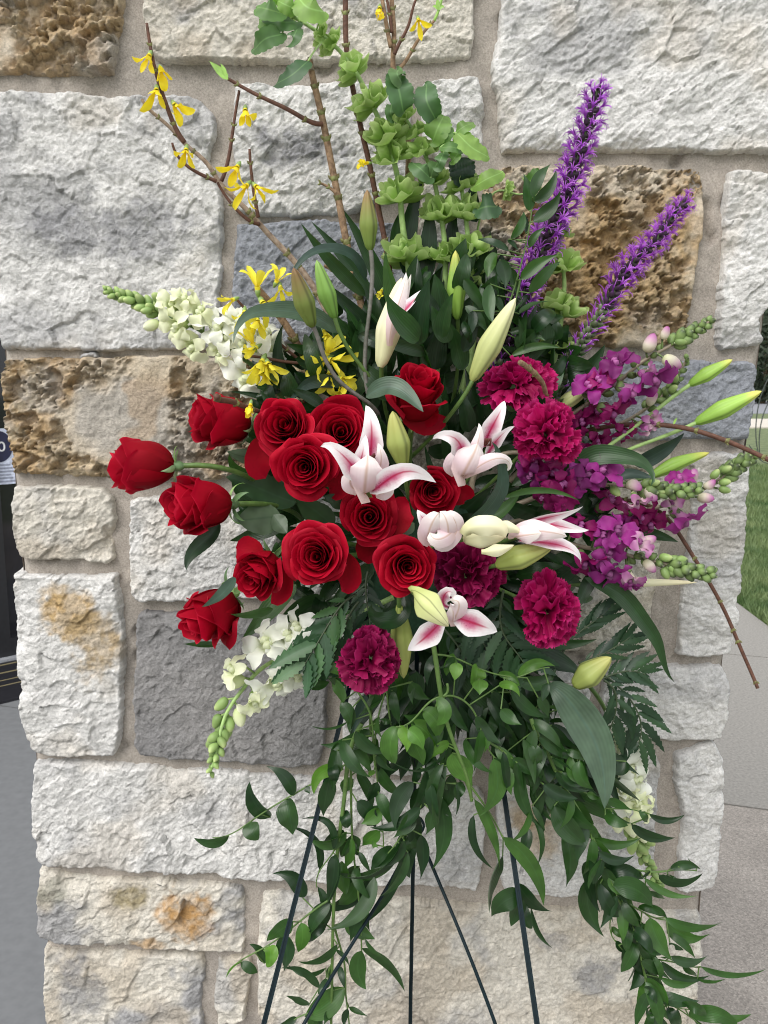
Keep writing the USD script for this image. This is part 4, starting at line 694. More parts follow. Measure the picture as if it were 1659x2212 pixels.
bud(1020, 822, 1114, 644, 58, (.26, .28), 'bud_cream', 'big cream green lily bud leaning right above the uppermost carnation', [(1016, 832, .26), (985, 880, .25), (940, 935, .22), (880, 995, .15)])
bud(872, 1008, 848, 888, 58, (.29, .30), 'bud_olive', 'olive lily bud between the middle open lily and the right open lily', [(875, 1030, .28), (890, 1120, .14)])
bud(1488, 832, 1582, 777, 36, (.16, .18), 'bud_lime', 'upper of the two green lily buds reaching past the right edge of the column', [(1470, 845, .16), (1390, 908, .17), (1285, 985, .18), (1200, 1060, .15)], smat='stem_pale')
bud(1502, 914, 1645, 845, 46, (.16, .19), 'bud_lime', 'long yellow tipped lily bud, lower of two reaching past the right column edge', [(1480, 924, .16), (1400, 955, .17), (1320, 988, .18), (1200, 1070, .15)], smat='stem_pale')
bud(1400, 1032, 1532, 978, 36, (.14, .15), 'bud_lime', 'slim lime lily bud below the two long buds at the right', [(1380, 1036, .14), (1250, 1080, .13)], bend=.03)
bud(1185, 893, 1292, 826, 38, (.17, .17), 'bud_cream', 'pale lily bud half hidden between carnation and purple snapdragon', [(1170, 905, .16), (1080, 1000, .12)])
bud(1072, 1222, 1194, 1180, 60, (.32, .34), 'bud_olive', 'fat olive lily bud lying below the open lily at the right', [(1060, 1224, .31), (960, 1230, .14)])
bud(862, 1308, 872, 1465, 54, (.31, .27), 'bud_olive', 'pale green lily bud hanging straight down beside the lowest carnation', [(862, 1295, .32), (880, 1230, .14)])
bud(1240, 1482, 1320, 1420, 62, (.28, .30), 'bud_olive', 'yellow green lily bud at the lower right above the broad blue green leaf', [(1228, 1480, .28), (1180, 1470, .26), (1110, 1440, .2)], smat='stem_grey')
bud(1275, 1260, 1505, 1258, 22, (.12, .12), 'bud_pale', 'long slim whitish bud lying behind the lowest purple snapdragon', [(1260, 1262, .12), (1150, 1270, .12)])
t = bud(822, 793, 868, 600, 62, (.24, .25), 'bud_pale', 'opening cream and pink lily bud standing above the uppermost red rose', [(824, 810, .23), (860, 960, .12)])
tep(t, [(842, 748, .27), (850, 690, .285), (866, 640, .28), (877, 588, .262)], 34, None, face=-1, cup=.6, prof='tepal')
tep(t, [(852, 720, .262), (866, 664, .27), (886, 600, .262), (888, 592, .262)], 22, None, face=-1, cup=.5)
tep(t, [(858, 700, .268), (880, 664, .28), (902, 640, .275), (916, 621, .265)], 24, None, hint=(-.5, -.3, .8), cup=.5)
t = bud(1000, 1164, 1092, 1158, 56, (.34, .345), 'bud_pale', 'pale cream lily bud about to open between plum carnation and side facing lily', [(990, 1168, .33), (930, 1180, .14)])
tep(t, [(1060, 1140, .37), (1090, 1138, .37), (1128, 1153, .36)], 26, None, face=-1, cup=.6, m='bud_pale')
tep(t, [(1040, 1192, .37), (1080, 1188, .37), (1111, 1177, .365)], 26, None, face=-1, cup=.6, m='bud_pale')
tep(t, [(1004, 1158, .362), (1040, 1136, .378), (1075, 1140, .378), (1092, 1162, .37)], 40, None, face=-1, cup=.6, prof='broad', m='bud_pale')
t = thing('lily_bud', 'stubby half open pink and white lily bud facing the viewer below the small shaded rose', 'lily bud', at(950, 1140, .33), 'closed and half open lily buds')
tep(t, [(930, 1140, .35), (915, 1122, .36), (901, 1101, .355)], 26, None, cup=.3)
tep(t, [(940, 1160, .34), (930, 1138, .372), (940, 1118, .375), (950, 1108, .365)], 40, None, face=-1, cup=.6, prof='broad')
tep(t, [(960, 1165, .34), (968, 1140, .372), (962, 1118, .375), (950, 1104, .368)], 36, None, face=-1, cup=.6, prof='broad')
tep(t, [(975, 1160, .34), (985, 1138, .365), (978, 1118, .37), (962, 1106, .365)], 34, None, face=-1, cup=.6, prof='broad')
tep(t, [(978, 1140, .355), (962, 1160, .372), (945, 1165, .375), (928, 1150, .368)], 36, None, face=-1, cup=.6, prof='broad')
tep(t, [(990, 1130, .35), (975, 1165, .362), (955, 1178, .36), (938, 1160, .36)], 30, None, face=-1, cup=.6, prof='broad')
lstem(t, [(955, 1145, .33), (930, 1170, .12)])

# ================================================================== blazing star spikes
def liatris(path, d, label, n, green_from, wpx):
    P = curve(pxpath(path, d), 60); t = thing('blazing_star', label, 'blazing star', P[-1], 'purple blazing star spikes'); T = unit(np.gradient(P, axis=0)); s = S(np.mean(d))
    part(t, 'stem', tube(P, [.0025, .0035], 7, n=40), 'liatris_bract_green'); r_ = random.Random(len(path) + n)
    for i in range(n):
        f = (i + .6) / n; j = f * 59; k = int(j); p = P[k] + (P[min(59, k + 1)] - P[k]) * (j - k); tv = -T[k]; a = i * 2.39996
        b = basis(tv); o = b[:, 0] * math.cos(a) + b[:, 1] * math.sin(a); w = wpx * s * (.78 + .35 * min(1, f * 2.2)) * r_.uniform(.9, 1.1)
        op = 1 if f < green_from else max(0, 1 - (f - green_from) * 2.2); A = unit(o * .80 + tv * .75); bb = p + o * .002
        br = revolve([(.12, 0), (.26, .12), (.30, .35), (.20, .62), (.10, .72)], 8)
        fl = part(t, 'floret', mapz(br, lambda V: place(V * w * [.72, .72, .85], A, bb)), 'liatris_bract' if f < green_from + .08 else 'liatris_bract_green')
        if r_.random() < .25 + op:
            ms = []; nf = int(6 + 10 * op) if f < green_from else 3
            for q_ in range(nf):
                an = r_.uniform(0, 6.28); sp = r_.uniform(.2, 1.0) * (.35 + .65 * op); o2 = basis(A); sd = o2[:, 0] * math.cos(an) + o2[:, 1] * math.sin(an); L = w * r_.uniform(.75, 1.25) * (.5 + .5 * op); c = bb + A * w * .50
                ms.append(tube([c, c + A * L * .45 + sd * L * .12 * sp, c + A * L * .75 + sd * L * .45 * sp, c + A * L * (1 - .35 * sp) + sd * L * .75 * sp], [w * .055, w * .045, w * .025], 3, n=6, cap=False))
            part(fl, 'filaments', join(ms), 'liatris_filament')
        if f > green_from and r_.random() < .5:
            part(t, 'leaflet', blade([p, p + o * w * .5 + tv * w * .5, p + o * w * .9 + tv * w * 1.1], w * .12, prof='lance', nv=7, nu=3), 'ruscus_mid')
liatris(qs('Z4', [(748, 115), (700, 300), (640, 500), (570, 720), (500, 950), (420, 1150), (300, 1400)]) + [(1171, 541), (1148, 583), (1131, 632), (1110, 700), (1060, 850)], (.17, .13), 'tall purple blazing star spike leaning right against the huge white block', 175, .82, 27)
liatris([(1482, 437), (1446, 477), (1428, 505), (1408, 530), (1379, 556), (1341, 603), (1316, 651), (1279, 708), (1240, 768), (1206, 828), (1160, 920)], (.16, .15), 'shorter purple blazing star spike with green unopened lower half, over the brown pitted block', 165, .42, 24)
# ================================================================== snapdragons
def floret_meshes(L, seed, open_=1.0):
    """an open two lipped flower along +z, upper lip towards +y: corolla (tube and five lobes) and palate"""
    r_ = np.random.RandomState(seed); ms = []
    tb = revolve([(.09, 0), (.13, .12), (.15, .3), (.18, .46), (.21, .58)], 14); V = tb[0] * [1.1, 1, 1]; ms.append((V, tb[1], tb[2] * [1, .5]))
    for (ang, w, l, bk) in ((62, .46, .52, .10), (118, .46, .52, .10), (205, .40, .40, -.10), (270, .44, .44, -.22), (335, .40, .40, -.10)):
        a = math.radians(ang + r_.uniform(-8, 8)); o = np.array([math.cos(a), math.sin(a), 0]); z = np.array([0, 0, 1.0]); l = l * r_.uniform(.85, 1.15) * open_; bk = bk * r_.uniform(.5, 1.5)
        b = blade([o * .17 + z * .50, o * (.22 + .25 * l) + z * (.64 + .12 * (bk > 0)), o * (.22 + .62 * l) + z * (.66 + bk), o * (.22 + .95 * l) + z * (.58 + bk * 1.8 - .06)], w * r_.uniform(.9, 1.15), hint=z, prof='broad', nv=11, nu=9, cup=r_.uniform(-.35, .5), wave=.12, wn=2, seed=r_.uniform(0, 6), roll=r_.uniform(-.3, .3))
        ms.append((b[0], b[1], b[2] * [1, .5] + [0, .5]))
    V, F, U = join(ms)
    s = trimesh.creation.icosphere(2); b1 = np.array(s.vertices); f = np.array(s.faces)
    b1 = b1 * (1 + .1 * np.sin(b1[:, :1] * 5 + b1[:, 1:2] * 4))
    pal = np.vstack([b1 * [.095, .11, .13] + [.075, -.08, .60], b1 * [.095, .11, .13] + [-.075, -.08, .60]]) * L
    return (V * L, F, U), (pal, np.vstack([f, f + len(b1)]), np.full((len(pal), 2), .42))
def bud_mesh(L, fat=.34, seed=0):
    pr = [(.10, 0), (.24, .08), (.32, .28), (fat, .5), (.27, .75), (.15, .93), (.02, 1.0)]
    m = revolve(pr, 10); V = m[0].copy(); V[:, 0] += .08 * np.sin(V[:, 2] * 4 + seed); return V * L, m[1], m[2]
def calyx_mesh(L):
    ms = []
    for k in range(5):
        a = k * 1.2566 + .3; o = np.array([math.cos(a), math.sin(a), 0]); ms.append(blade(np.array([o * .05, o * .17 + [0, 0, .12], o * .20 + [0, 0, .28], o * .17 + [0, 0, .42]]) * L, .22 * L, hint=-o, prof='leaf', nv=7, nu=5, cup=.3))
    return join(ms)
def snap(path, d, label, florets, tips, mats, cat_group, tipmat, stem_m, stem_r=(.0020, .0042)):
    """path: from the tip down the stalk; florets: (x, y, size, kind); tips: (from, to, count, size) of little closed buds along the stalk"""
    P = curve(pxpath(path, d), 80); T = unit(np.gradient(P, axis=0)); dm = np.mean(d); s = S(dm, path[0][1]); r_ = random.Random(len(label))
    t = thing('snapdragon', label, 'snapdragon', P[-1], cat_group)
    part(t, 'stalk', tube(P, stem_r, 8, n=50), stem_m)
    for k, (fx, fy, sz, kind) in enumerate(florets):
        tgt = at(fx, fy, dm + .018 + .012 * (kind[0] == 'o')); j = int(np.argmin(np.linalg.norm(P - at(fx, fy, dm), axis=1))); j = min(79, j + 4); p = P[j]; tv = -T[j]
        A = tgt - p; A = unit(unit(A) + TOCAM * (r_.uniform(-.1, .45) if cat_group == GW else r_.uniform(-.5, .3)) + tv * .3 - UP * .2); L = sz * s * (.95 if cat_group == GW else .84); b = tgt - A * L * .62
        upv = tv + TOCAM * .2
        if kind[0] == 'o':
            m1, m2 = floret_meshes(L, seed=k + len(label), open_=r_.uniform(.85, 1.1))
            f = part(t, 'floret', mapz(m1, lambda V: place(V, A, b, upv)), mats[kind]); part(f, 'palate', mapz(m2, lambda V: place(V, A, b, upv)), mats.get('palate', mats[kind])); part(f, 'calyx', mapz(calyx_mesh(L * .9), lambda V: place(V, A, b, upv)), tipmat)
        else:
            f = part(t, 'bud', mapz(bud_mesh(L, seed=k), lambda V: place(V, A, b, upv)), mats[kind]); part(f, 'calyx', mapz(calyx_mesh(L * .95), lambda V: place(V, A, b, upv)), tipmat)
        part(t, 'pedicel', tube([p, (p + b) / 2, b + A * L * .04], .0016, 5, n=6), tipmat)
    for (f0, f1, n, s0, s1) in tips:
        for i in range(n):
            f = f0 + (f1 - f0) * (i + .5) / n; j = min(79, int(f * 79)); tv = -T[j]; a = i * 2.39996 + 1; B = basis(tv); o = B[:, 0] * math.cos(a) + B[:, 1] * math.sin(a)
            L = (s0 + (s1 - s0) * i / max(1, n - 1)) * s * r_.uniform(.9, 1.1); A = unit(o * .75 + tv * .8); b = P[j] + o * .0015
            part(t, 'tip_bud', mapz(bud_mesh(L, .36, i), lambda V: place(V, A, b)), tipmat)
MW = dict(o='snap_white', oc='snap_cream', b='snap_cream', bg='bud_green', palate='snap_white')
GW = 'white snapdragon stalks'
def fq(fr, rows): return [(*q(fr, x, y), sz, k) for x, y, sz, k in rows]
snap(qs('Z6', [(45, 325), (250, 390), (450, 480), (600, 560), (850, 660), (1000, 780), (1260, 930)]) + [(590, 835), (680, 930)], (.14, .13), 'white snapdragon stalk pointing left over the top edge of the tan pitted block',
     fq('Z6', [(470, 370, 34, 'bg'), (375, 490, 26, 'bg'), (410, 620, 38, 'b'), (590, 420, 56, 'oc'), (700, 370, 54, 'oc'), (620, 620, 72, 'oc'), (830, 480, 66, 'oc'), (760, 800, 66, 'oc'), (990, 610, 80, 'o'), (1070, 700, 76, 'o'), (1170, 560, 72, 'o'), (1200, 760, 74, 'o'), (1400, 680, 84, 'o'), (1450, 790, 70, 'o'), (1220, 1060, 86, 'o'), (1010, 850, 50, 'oc')]),
     [(0, .10, 16, 13, 22), (.10, .24, 14, 24, 30)], MW, GW, 'bud_green', 'stem_green')
snap(qs('Y6', [(280, 1400), (350, 1150), (420, 900), (560, 690), (700, 530), (1000, 360)]) + [(720, 1360), (850, 1290)], (.30, .20), 'white snapdragon stalk hanging down across the slate grey block',
     fq('Y6', [(740, 300, 92, 'o'), (930, 240, 84, 'o'), (1010, 160, 70, 'o'), (460, 530, 62, 'oc'), (480, 640, 44, 'b'), (360, 830, 36, 'bg'), (830, 660, 84, 'o'), (1010, 580, 80, 'o'), (650, 820, 56, 'oc'), (540, 950, 44, 'b'), (330, 980, 34, 'bg'), (445, 1010, 36, 'bg'), (345, 1060, 32, 'bg'), (430, 1080, 30, 'bg'), (285, 1160, 32, 'bg'), (375, 1180, 32, 'bg')]),
     [(0, .16, 14, 14, 28)], MW, GW, 'bud_green', 'stem_pale')
snap(qs('X3', [(1525, 1290), (1420, 1080), (1340, 900), (1250, 740), (1190, 540), (1150, 200)]) + [(1318, 1560), (1240, 1450), (1120, 1380)], (.15, .13), 'white snapdragon stalk at the lower right behind the broad blue green leaf',
     fq('X3', [(1160, 40, 80, 'o'), (1240, 150, 84, 'o'), (1250, 290, 86, 'o'), (1330, 390, 76, 'o'), (1250, 520, 84, 'o'), (1340, 600, 60, 'oc'), (1440, 630, 46, 'oc'), (1160, 340, 60, 'o'), (1280, 810, 44, 'b'), (1380, 870, 38, 'b'), (1290, 960, 40, 'bg'), (1180, 770, 44, 'b'), (1450, 910, 32, 'bg'), (1390, 980, 34, 'bg')]),
     [(0, .24, 26, 14, 26)], MW, GW, 'bud_green', 'stem_green')
MP = dict(o='snap_purple', od='snap_magenta', ob='snap_blush', b='snap_blush', bg='bud_green', palate='snap_purple'); GP = 'purple snapdragon stalks'
snap(qs('Y1', [(1150, 150), (950, 270), (750, 390), (550, 510), (400, 640), (250, 740), (100, 850), (0, 920)]) + [(1180, 930), (1080, 1020)], (.19, .16), 'uppermost purple snapdragon stalk, its green tip over the brown pitted block',
     fq('Y1', [(650, 310, 50, 'b'), (780, 230, 34, 'b'), (360, 490, 78, 'o'), (130, 690, 80, 'o'), (850, 510, 54, 'b'), (700, 640, 84, 'o'), (500, 750, 84, 'o'), (330, 930, 80, 'od'), (920, 320, 30, 'bg'), (620, 600, 50, 'ob'), (210, 640, 60, 'od')]),
     [(0, .17, 22, 16, 28), (.2, .5, 8, 20, 24)], MP, GP, 'bud_dark_green', 'stem_rosy')
snap(qs('Y1', [(960, 475), (900, 580), (840, 690), (740, 790), (600, 900), (400, 1020), (200, 1080)]) + [(1190, 970), (1100, 1040)], (.15, .14), 'shaded purple snapdragon stalk with small green buds behind the uppermost one',
     fq('Y1', [(860, 630, 28, 'bg'), (850, 720, 28, 'bg'), (670, 800, 40, 'b'), (660, 1000, 48, 'ob'), (640, 1070, 36, 'ob'), (430, 1100, 54, 'od'), (200, 920, 60, 'od'), (70, 1010, 64, 'od'), (200, 1180, 60, 'od'), (100, 1250, 60, 'od')]),
     [(0, .30, 22, 14, 24)], MP, GP, 'bud_dark_green', 'stem_rosy')
snap(qs('Y2', [(1530, 40), (1350, 150), (1200, 260), (1050, 350), (900, 420), (650, 490), (430, 540), (200, 570)]) + [(1180, 1120), (1070, 1140)], (.17, .15), 'long purple snapdragon stalk whose green tip crosses the right edge of the column',
     fq('Y2', [(1170, 270, 34, 'b'), (1140, 400, 42, 'b'), (1300, 260, 30, 'bg'), (1300, 330, 30, 'bg'), (1310, 140, 30, 'bg'), (1210, 180, 30, 'bg'), (960, 600, 84, 'o'), (840, 430, 46, 'ob'), (590, 570, 84, 'od'), (350, 670, 90, 'o'), (320, 420, 84, 'od'), (910, 220, 54, 'o'), (1010, 190, 44, 'b'), (660, 630, 60, 'od'), (440, 620, 60, 'o')]),
     [(0, .14, 22, 18, 30)], MP, GP, 'bud_dark_green', 'stem_rosy')
snap(qs('Y2', [(1045, 325), (800, 335), (600, 310), (300, 285), (150, 280)]) + [(1220, 1055), (1090, 1100)], (.22, .18), 'purple snapdragon stalk lying level, magenta flowers at its left and a dark green tip',
     fq('Y2', [(60, 240, 84, 'o'), (130, 180, 78, 'o'), (250, 150, 80, 'o'), (520, 300, 44, 'b'), (660, 380, 42, 'b'), (690, 260, 30, 'bg'), (740, 340, 26, 'bg'), (540, 430, 50, 'ob'), (350, 350, 34, 'bg')]),
     [(0, .30, 26, 20, 30)], MP, GP, 'bud_dark_green', 'stem_rosy')
snap(qs('Y2', [(1165, 1055), (900, 1000), (750, 960), (550, 915), (350, 870), (60, 820)]) + [(1210, 1170), (1080, 1170)], (.24, .19), 'lowest purple snapdragon stalk, its pale bells hanging and its green tip pointing right',
     fq('Y2', [(300, 880, 74, 'o'), (310, 1060, 80, 'o'), (240, 1010, 60, 'o'), (480, 1110, 60, 'ob'), (480, 1170, 44, 'o'), (90, 970, 78, 'od'), (380, 680, 76, 'o'), (250, 720, 56, 'o'), (560, 790, 60, 'ob'), (640, 760, 44, 'b'), (650, 1000, 40, 'b'), (790, 910, 34, 'bg'), (850, 1030, 30, 'bg'), (930, 930, 32, 'bg'), (780, 1060, 32, 'bg'), (60, 640, 60, 'od')]),
     [(0, .22, 22, 20, 30), (.22, .4, 8, 20, 24)], MP, GP, 'bud_dark_green', 'stem_rosy')
snap([(1206, 1088), (1192, 1050), (1170, 1020), (1140, 985), (1090, 980), (1020, 1060)], (.24, .2), 'short magenta snapdragon hanging directly under the magenta carnation beside the snapdragons',
     fq('Z8', [(900, 1060, 64, 'od'), (1060, 1150, 76, 'od'), (1130, 1260, 84, 'od'), (1110, 1340, 74, 'od'), (970, 1350, 64, 'od'), (860, 1170, 60, 'o')]), [], MP, GP, 'bud_dark_green', 'stem_rosy')

# ================================================================== bells of Ireland
def bell_mesh(L, seed):
    r_ = np.random.RandomState(seed); nv, nu = 12, 30; v = np.linspace(0, 1, nv)[:, None]; a = np.linspace(0, 2 * np.pi, nu, endpoint=False)[None, :]
    R = .07 + .52 * ss(v, 0, .8) ** .7; fold = 1 + .14 * ss(v, .3, 1) * np.cos(5 * a + r_.uniform(0, 6)) + .06 * ss(v, .5, 1) * np.cos(3 * a + r_.uniform(0, 6))
    z = .78 * v + .13 * ss(v, .45, 1) * np.sin(5 * a + r_.uniform(0, 6)) + .10 * ss(v, .5, 1) * np.sin(2 * a + r_.uniform(0, 6)) - .10 * ss(v, .8, 1)
    sq = r_.uniform(.62, .95); V = np.stack([R * fold * np.cos(a), R * fold * np.sin(a) * sq, z + 0 * a], -1).reshape(-1, 3) * L
    return V, gridfaces(nv, nu, True), np.stack(np.broadcast_arrays(a / 6.2832 + 0 * v, v + 0 * a), -1).reshape(-1, 2)
def bells(path, d, whorls, label, leaves=(), r=(.0022, .0058)):
    P = curve(pxpath(path, d), 80); T = unit(np.gradient(P, axis=0)); t = thing('bells_of_ireland', label, 'bells of Ireland', P[-1], 'bells of Ireland stalks'); r_ = random.Random(len(label))
    part(t, 'stalk', tube(P, r, 8, n=50), 'stem_pale')
    for (wx, wy, sz, n) in whorls:
        j = int(np.argmin(np.linalg.norm(P - at(wx, wy, d[0]), axis=1))); tv = -T[j]; B = basis(tv); L = sz * 1.15 * S(d[0], wy); a0 = r_.uniform(0, 6)
        for k in range(n):
            a = a0 + k * 6.2832 / n + r_.uniform(-.2, .2); o = B[:, 0] * math.cos(a) + B[:, 1] * math.sin(a); A = unit(o * .75 + tv * r_.uniform(.45, .95))
            part(t, 'calyx', mapz(bell_mesh(L * r_.uniform(.85, 1.1), r_.randrange(999)), lambda V: place(V, A, P[j] + o * .003 + tv * L * r_.uniform(-.1, .25), upv=tv)), 'bell_calyx')
    for lf in leaves:
        (x0, y0), (x1, y1), w, m = lf[:4]; bend = lf[4] if len(lf) > 4 else r_.uniform(-.1, .1); dd_ = d[0] + r_.uniform(.0, .03)
        mx, my = (x0 + x1) / 2 - (y1 - y0) * bend, (y0 + y1) / 2 + (x1 - x0) * bend; up = r_.uniform(.006, .02)
        Pl = np.array([at(x0, y0, dd_), at((x0 + mx) / 2, (y0 + my) / 2, dd_ + up * .8), at(mx, my, dd_ + up), at((x1 + mx) / 2, (y1 + my) / 2, dd_ + up * .6), at(x1, y1, dd_ - up * .6)])
        sc = S(dd_, y0)
        lfp = part(t, 'leaf', blade(Pl, w * sc, prof='scallop', cup=r_.uniform(-.15, .25), roll=r_.uniform(-.4, .4), nv=65, nu=9, saw=8, sawd=-.1, wave=.04, wn=3, seed=r_.uniform(0, 6)), m)
        j = int(np.argmin(np.linalg.norm(P - Pl[0], axis=1))); part(lfp, 'petiole', tube([P[j], (P[j] + Pl[0]) / 2 + UP * .003, Pl[0]], .0012, 5, n=7), 'stem_pale')
LG, LD = 'bell_leaf', 'bell_leaf_deep'
bells([(588, 22), (640, 40), (690, 72), (734, 110), (771, 160), (809, 237), (829, 282), (849, 342), (860, 390), (869, 481), (879, 550), (890, 700), (900, 900)], (.17, .12),
      [(640, 45, 22, 4), (700, 82, 24, 4), (722, 104, 28, 5), (766, 160, 42, 5), (807, 222, 46, 6), (840, 300, 48, 6), (848, 345, 44, 5), (862, 430, 52, 6), (880, 562, 54, 6)], 'tallest bells of Ireland stalk, arching up to a leafy tip at the upper left',
      [((646, 48), (570, 36), 50, LD), ((610, 72), (546, 106), 44, LD), ((642, 62), (628, 98), 36, LD), ((607, 28), (553, 14), 48, LG), ((702, 27), (640, -4), 60, LG), ((666, 132), (594, 184), 46, LD), ((590, 60), (560, 44), 34, LG), ((600, 20), (610, -20), 40, LG), ((640, 20), (600, 2), 40, LG)])
bells([(872, 235), (880, 262), (901, 295), (916, 330), (929, 360), (946, 431), (959, 509), (962, 560), (955, 700), (930, 900)], (.15, .12), [(878, 262, 24, 4), (898, 290, 26, 4), (916, 332, 34, 5), (945, 392, 34, 5), (958, 478, 46, 6), (962, 568, 42, 5)], 'middle bells of Ireland stalk with one upright scalloped leaf at its top',
      [((872, 245), (851, 158), 62, LD, .02), ((868, 180), (856, 146), 40, LD), ((845, 225), (848, 262), 26, LD), ((930, 385), (890, 350), 42, LD)])
bells([(968, 300), (985, 350), (999, 419), (1009, 494), (1019, 576), (1024, 609), (1020, 750), (980, 900)], (.15, .12), [(972, 330, 26, 4), (1000, 408, 34, 6), (1012, 474, 44, 6), (1023, 548, 46, 6), (1030, 622, 40, 5)], 'third bells of Ireland stalk under a crown of crinkled leaves',
      [((940, 258), (918, 180), 54, LD, -.08), ((934, 306), (958, 250), 56, LG), ((951, 312), (975, 270), 26, LG), ((981, 288), (1023, 264), 32, LG), ((986, 288), (1058, 342), 54, LG, .05), ((952, 318), (1000, 326), 22, LG), ((996, 342), (1000, 396), 58, 'blue_leaf'), ((1086, 371), (1020, 405), 38, LG), ((1074, 446), (1030, 452), 58, LD), ((945, 350), (930, 395), 34, LD), ((958, 330), (944, 368), 30, LD), ((975, 350), (990, 330), 24, LG)])
bells([(1214, 500), (1211, 533), (1219, 608), (1216, 658), (1206, 733), (1180, 830), (1080, 960)], (.14, .12), [(1216, 505, 24, 4), (1218, 588, 44, 5), (1216, 680, 44, 6), (1198, 762, 42, 5)], 'rightmost bells of Ireland stalk beside the shorter purple spike')
bells([(1150, 398), (1110, 418), (1076, 412), (1050, 440), (1030, 520), (1000, 760)], (.13, .12), [(1140, 402, 22, 4), (1092, 412, 18, 4)], 'thin side shoot of bells of Ireland reaching right towards the tall purple spike', [((1140, 395), (1165, 368), 30, LG), ((1146, 410), (1150, 440), 26, LG)], r=(.0012, .0022))

# ================================================================== forsythia
def branch(t, pts, d, r0, r1, m, knots=True, parent=None):
    P = curve(pxpath(pts, d), max(8, 5 * len(pts))); b = part(parent or t, 'twig' if r0 < .003 else 'branch', tube(P, (r0, r1), 7, n=len(P)), m)
    if knots:
        L = np.sum(np.linalg.norm(np.diff(P, axis=0), axis=1)); n = max(2, int(L / .040)); r_ = random.Random(int(pts[0][0] * 7 + pts[0][1])); ms = []
        for k in range(n):
            f = min(.99, max(.01, (k + r_.uniform(.1, .9)) / n)) * (len(P) - 1); j = int(f); p = P[j]; T = unit(P[min(j + 1, len(P) - 1)] - P[j]); rr = r0 + (r1 - r0) * f / len(P)
            s = trimesh.creation.icosphere(1); v = np.array(s.vertices) * [rr * 1.18, rr * 1.18, rr * 1.3]; ms.append((place(v, T, p), np.array(s.faces)))
            for sg_ in (-1, 1):
                o = unit(np.cross(T, TOCAM)) * sg_ + TOCAM * r_.uniform(-.2, .6); A = unit(o * .6 - T * .8)
                ms.append(mapz(revolve([(.2, 0), (.34, .3), (.26, .65), (.02, 1)], 6), lambda V: place(V * max(.0042, rr * 1.3) * r_.uniform(.8, 1.3), A, p + unit(o) * rr * .7)))
        part(b, 'buds', join(ms), 'scale_bud', kind='stuff')
def blossom(t, cx, cy, ang, spread, L, d, m='forsythia_petal', n=4, seed=0):
    """a four petalled blossom hanging from (cx, cy); ang: which way it opens on the picture in degrees (90 = down)"""
    r_ = random.Random(int(cx * 31 + cy)); s = S(d, cy); c = at(cx, cy, d); A = view(math.cos(math.radians(ang)), math.sin(math.radians(ang)), .45); B = basis(A)
    f = part(t, 'blossom', mapz(revolve([(.09, -.28), (.12, -.1), (.17, .02)], 8), lambda V: place(V * L * s, A, c)), m); part(f, 'calyx', mapz(revolve([(.05, -.5), (.13, -.32), (.15, -.16), (.06, -.1)], 7), lambda V: place(V * L * s, A, c)), 'bud_green')
    for k in range(n):
        a = k * 6.2832 / n + r_.uniform(-.25, .25) + .6; o = B[:, 0] * math.cos(a) + B[:, 1] * math.sin(a); l_ = L * s * r_.uniform(.85, 1.12); sp = spread * r_.uniform(.75, 1.2); cu = r_.uniform(-.15, .3)
        part(f, 'petal', blade([c + o * l_ * .06, c + A * l_ * .25 + o * l_ * .20 * (sp + .4), c + A * l_ * .55 + o * l_ * .48 * sp, c + A * l_ * (.88 - cu * .5) + o * l_ * (.85 * sp + cu)], l_ * r_.uniform(.36, .46), hint=A + o * .2, prof='petal', nv=10, nu=5, cup=.35, roll=r_.uniform(-.3, .3), twist=r_.uniform(-.5, .5), wave=.05, seed=k), m)
GF = 'forsythia branches'
def fors(label, base): return thing('forsythia_branch', label, 'forsythia', at(*base), GF)
t = fors('forked forsythia branch with yellow blossoms reaching to the far upper left', (700, 790, .12))
branch(t, [(306, 214), (318, 232), (333, 246), (374, 282), (399, 310), (449, 355), (470, 388), (525, 445), (575, 500), (645, 575), (700, 660), (760, 780)], (.17, .12), .0022, .0056, 'bark_grey')
branch(t, [(317, 50), (327, 112), (342, 175), (359, 225), (382, 282), (399, 308)], (.18, .17), .0020, .0034, 'bark_dark')
branch(t, [(372, 308), (390, 345), (425, 372), (468, 392)], (.18, .16), .0016, .0028, 'bark_dark')
branch(t, [(470, 394), (500, 440), (550, 482), (560, 484)], (.17, .15), .0018, .0028, 'bark_dark')
branch(t, [(517, 195), (514, 212), (504, 275), (492, 350), (478, 392)], (.16, .15), .0018, .0028, 'bark_dark')
branch(t, [(539, 322), (545, 390), (558, 470)], (.16, .15), .0018, .0028, 'bark_dark')
for (x, y, a, sp) in ((322, 122, 100, .75), (348, 152, 70, .7), (338, 196, 85, .9), (378, 228, 60, .7), (530, 240, 85, .7), (402, 326, 90, .8), (512, 362, 110, .9), (532, 402, 120, 1.0), (554, 404, 50, .8)): blossom(t, x, y, a, sp, 38, .185)
t = fors('thick bare forsythia branch rising in the middle, its long side twig tipped green', (792, 780, .12))
branch(t, [(668, 128), (672, 150), (695, 250), (715, 350), (732, 435), (750, 530), (764, 589), (774, 634), (789, 694), (794, 740), (800, 860)], (.16, .12), .0044, .0058, 'bark')
part(t, 'cut_tip', tube([at(667, 124, .16), at(672, 152, .16)], (.002, .0046), 7), 'stem_rosy')
branch(t, [(492, 170), (504, 177), (559, 207), (637, 245), (687, 268), (697, 268)], (.17, .16), .0022, .0034, 'bark_dark')
for (b, e, w) in (((493, 172), (452, 132), 16), ((486, 164), (476, 137), 9), ((488, 166), (466, 156), 7)): part(t, 'shoot_leaf', blade(pxpath([b, ((b[0] + e[0]) / 2 + 3, (b[1] + e[1]) / 2 + 2), e], .172), w * S(.17), prof='lance', nv=9, nu=5), 'young_shoot')
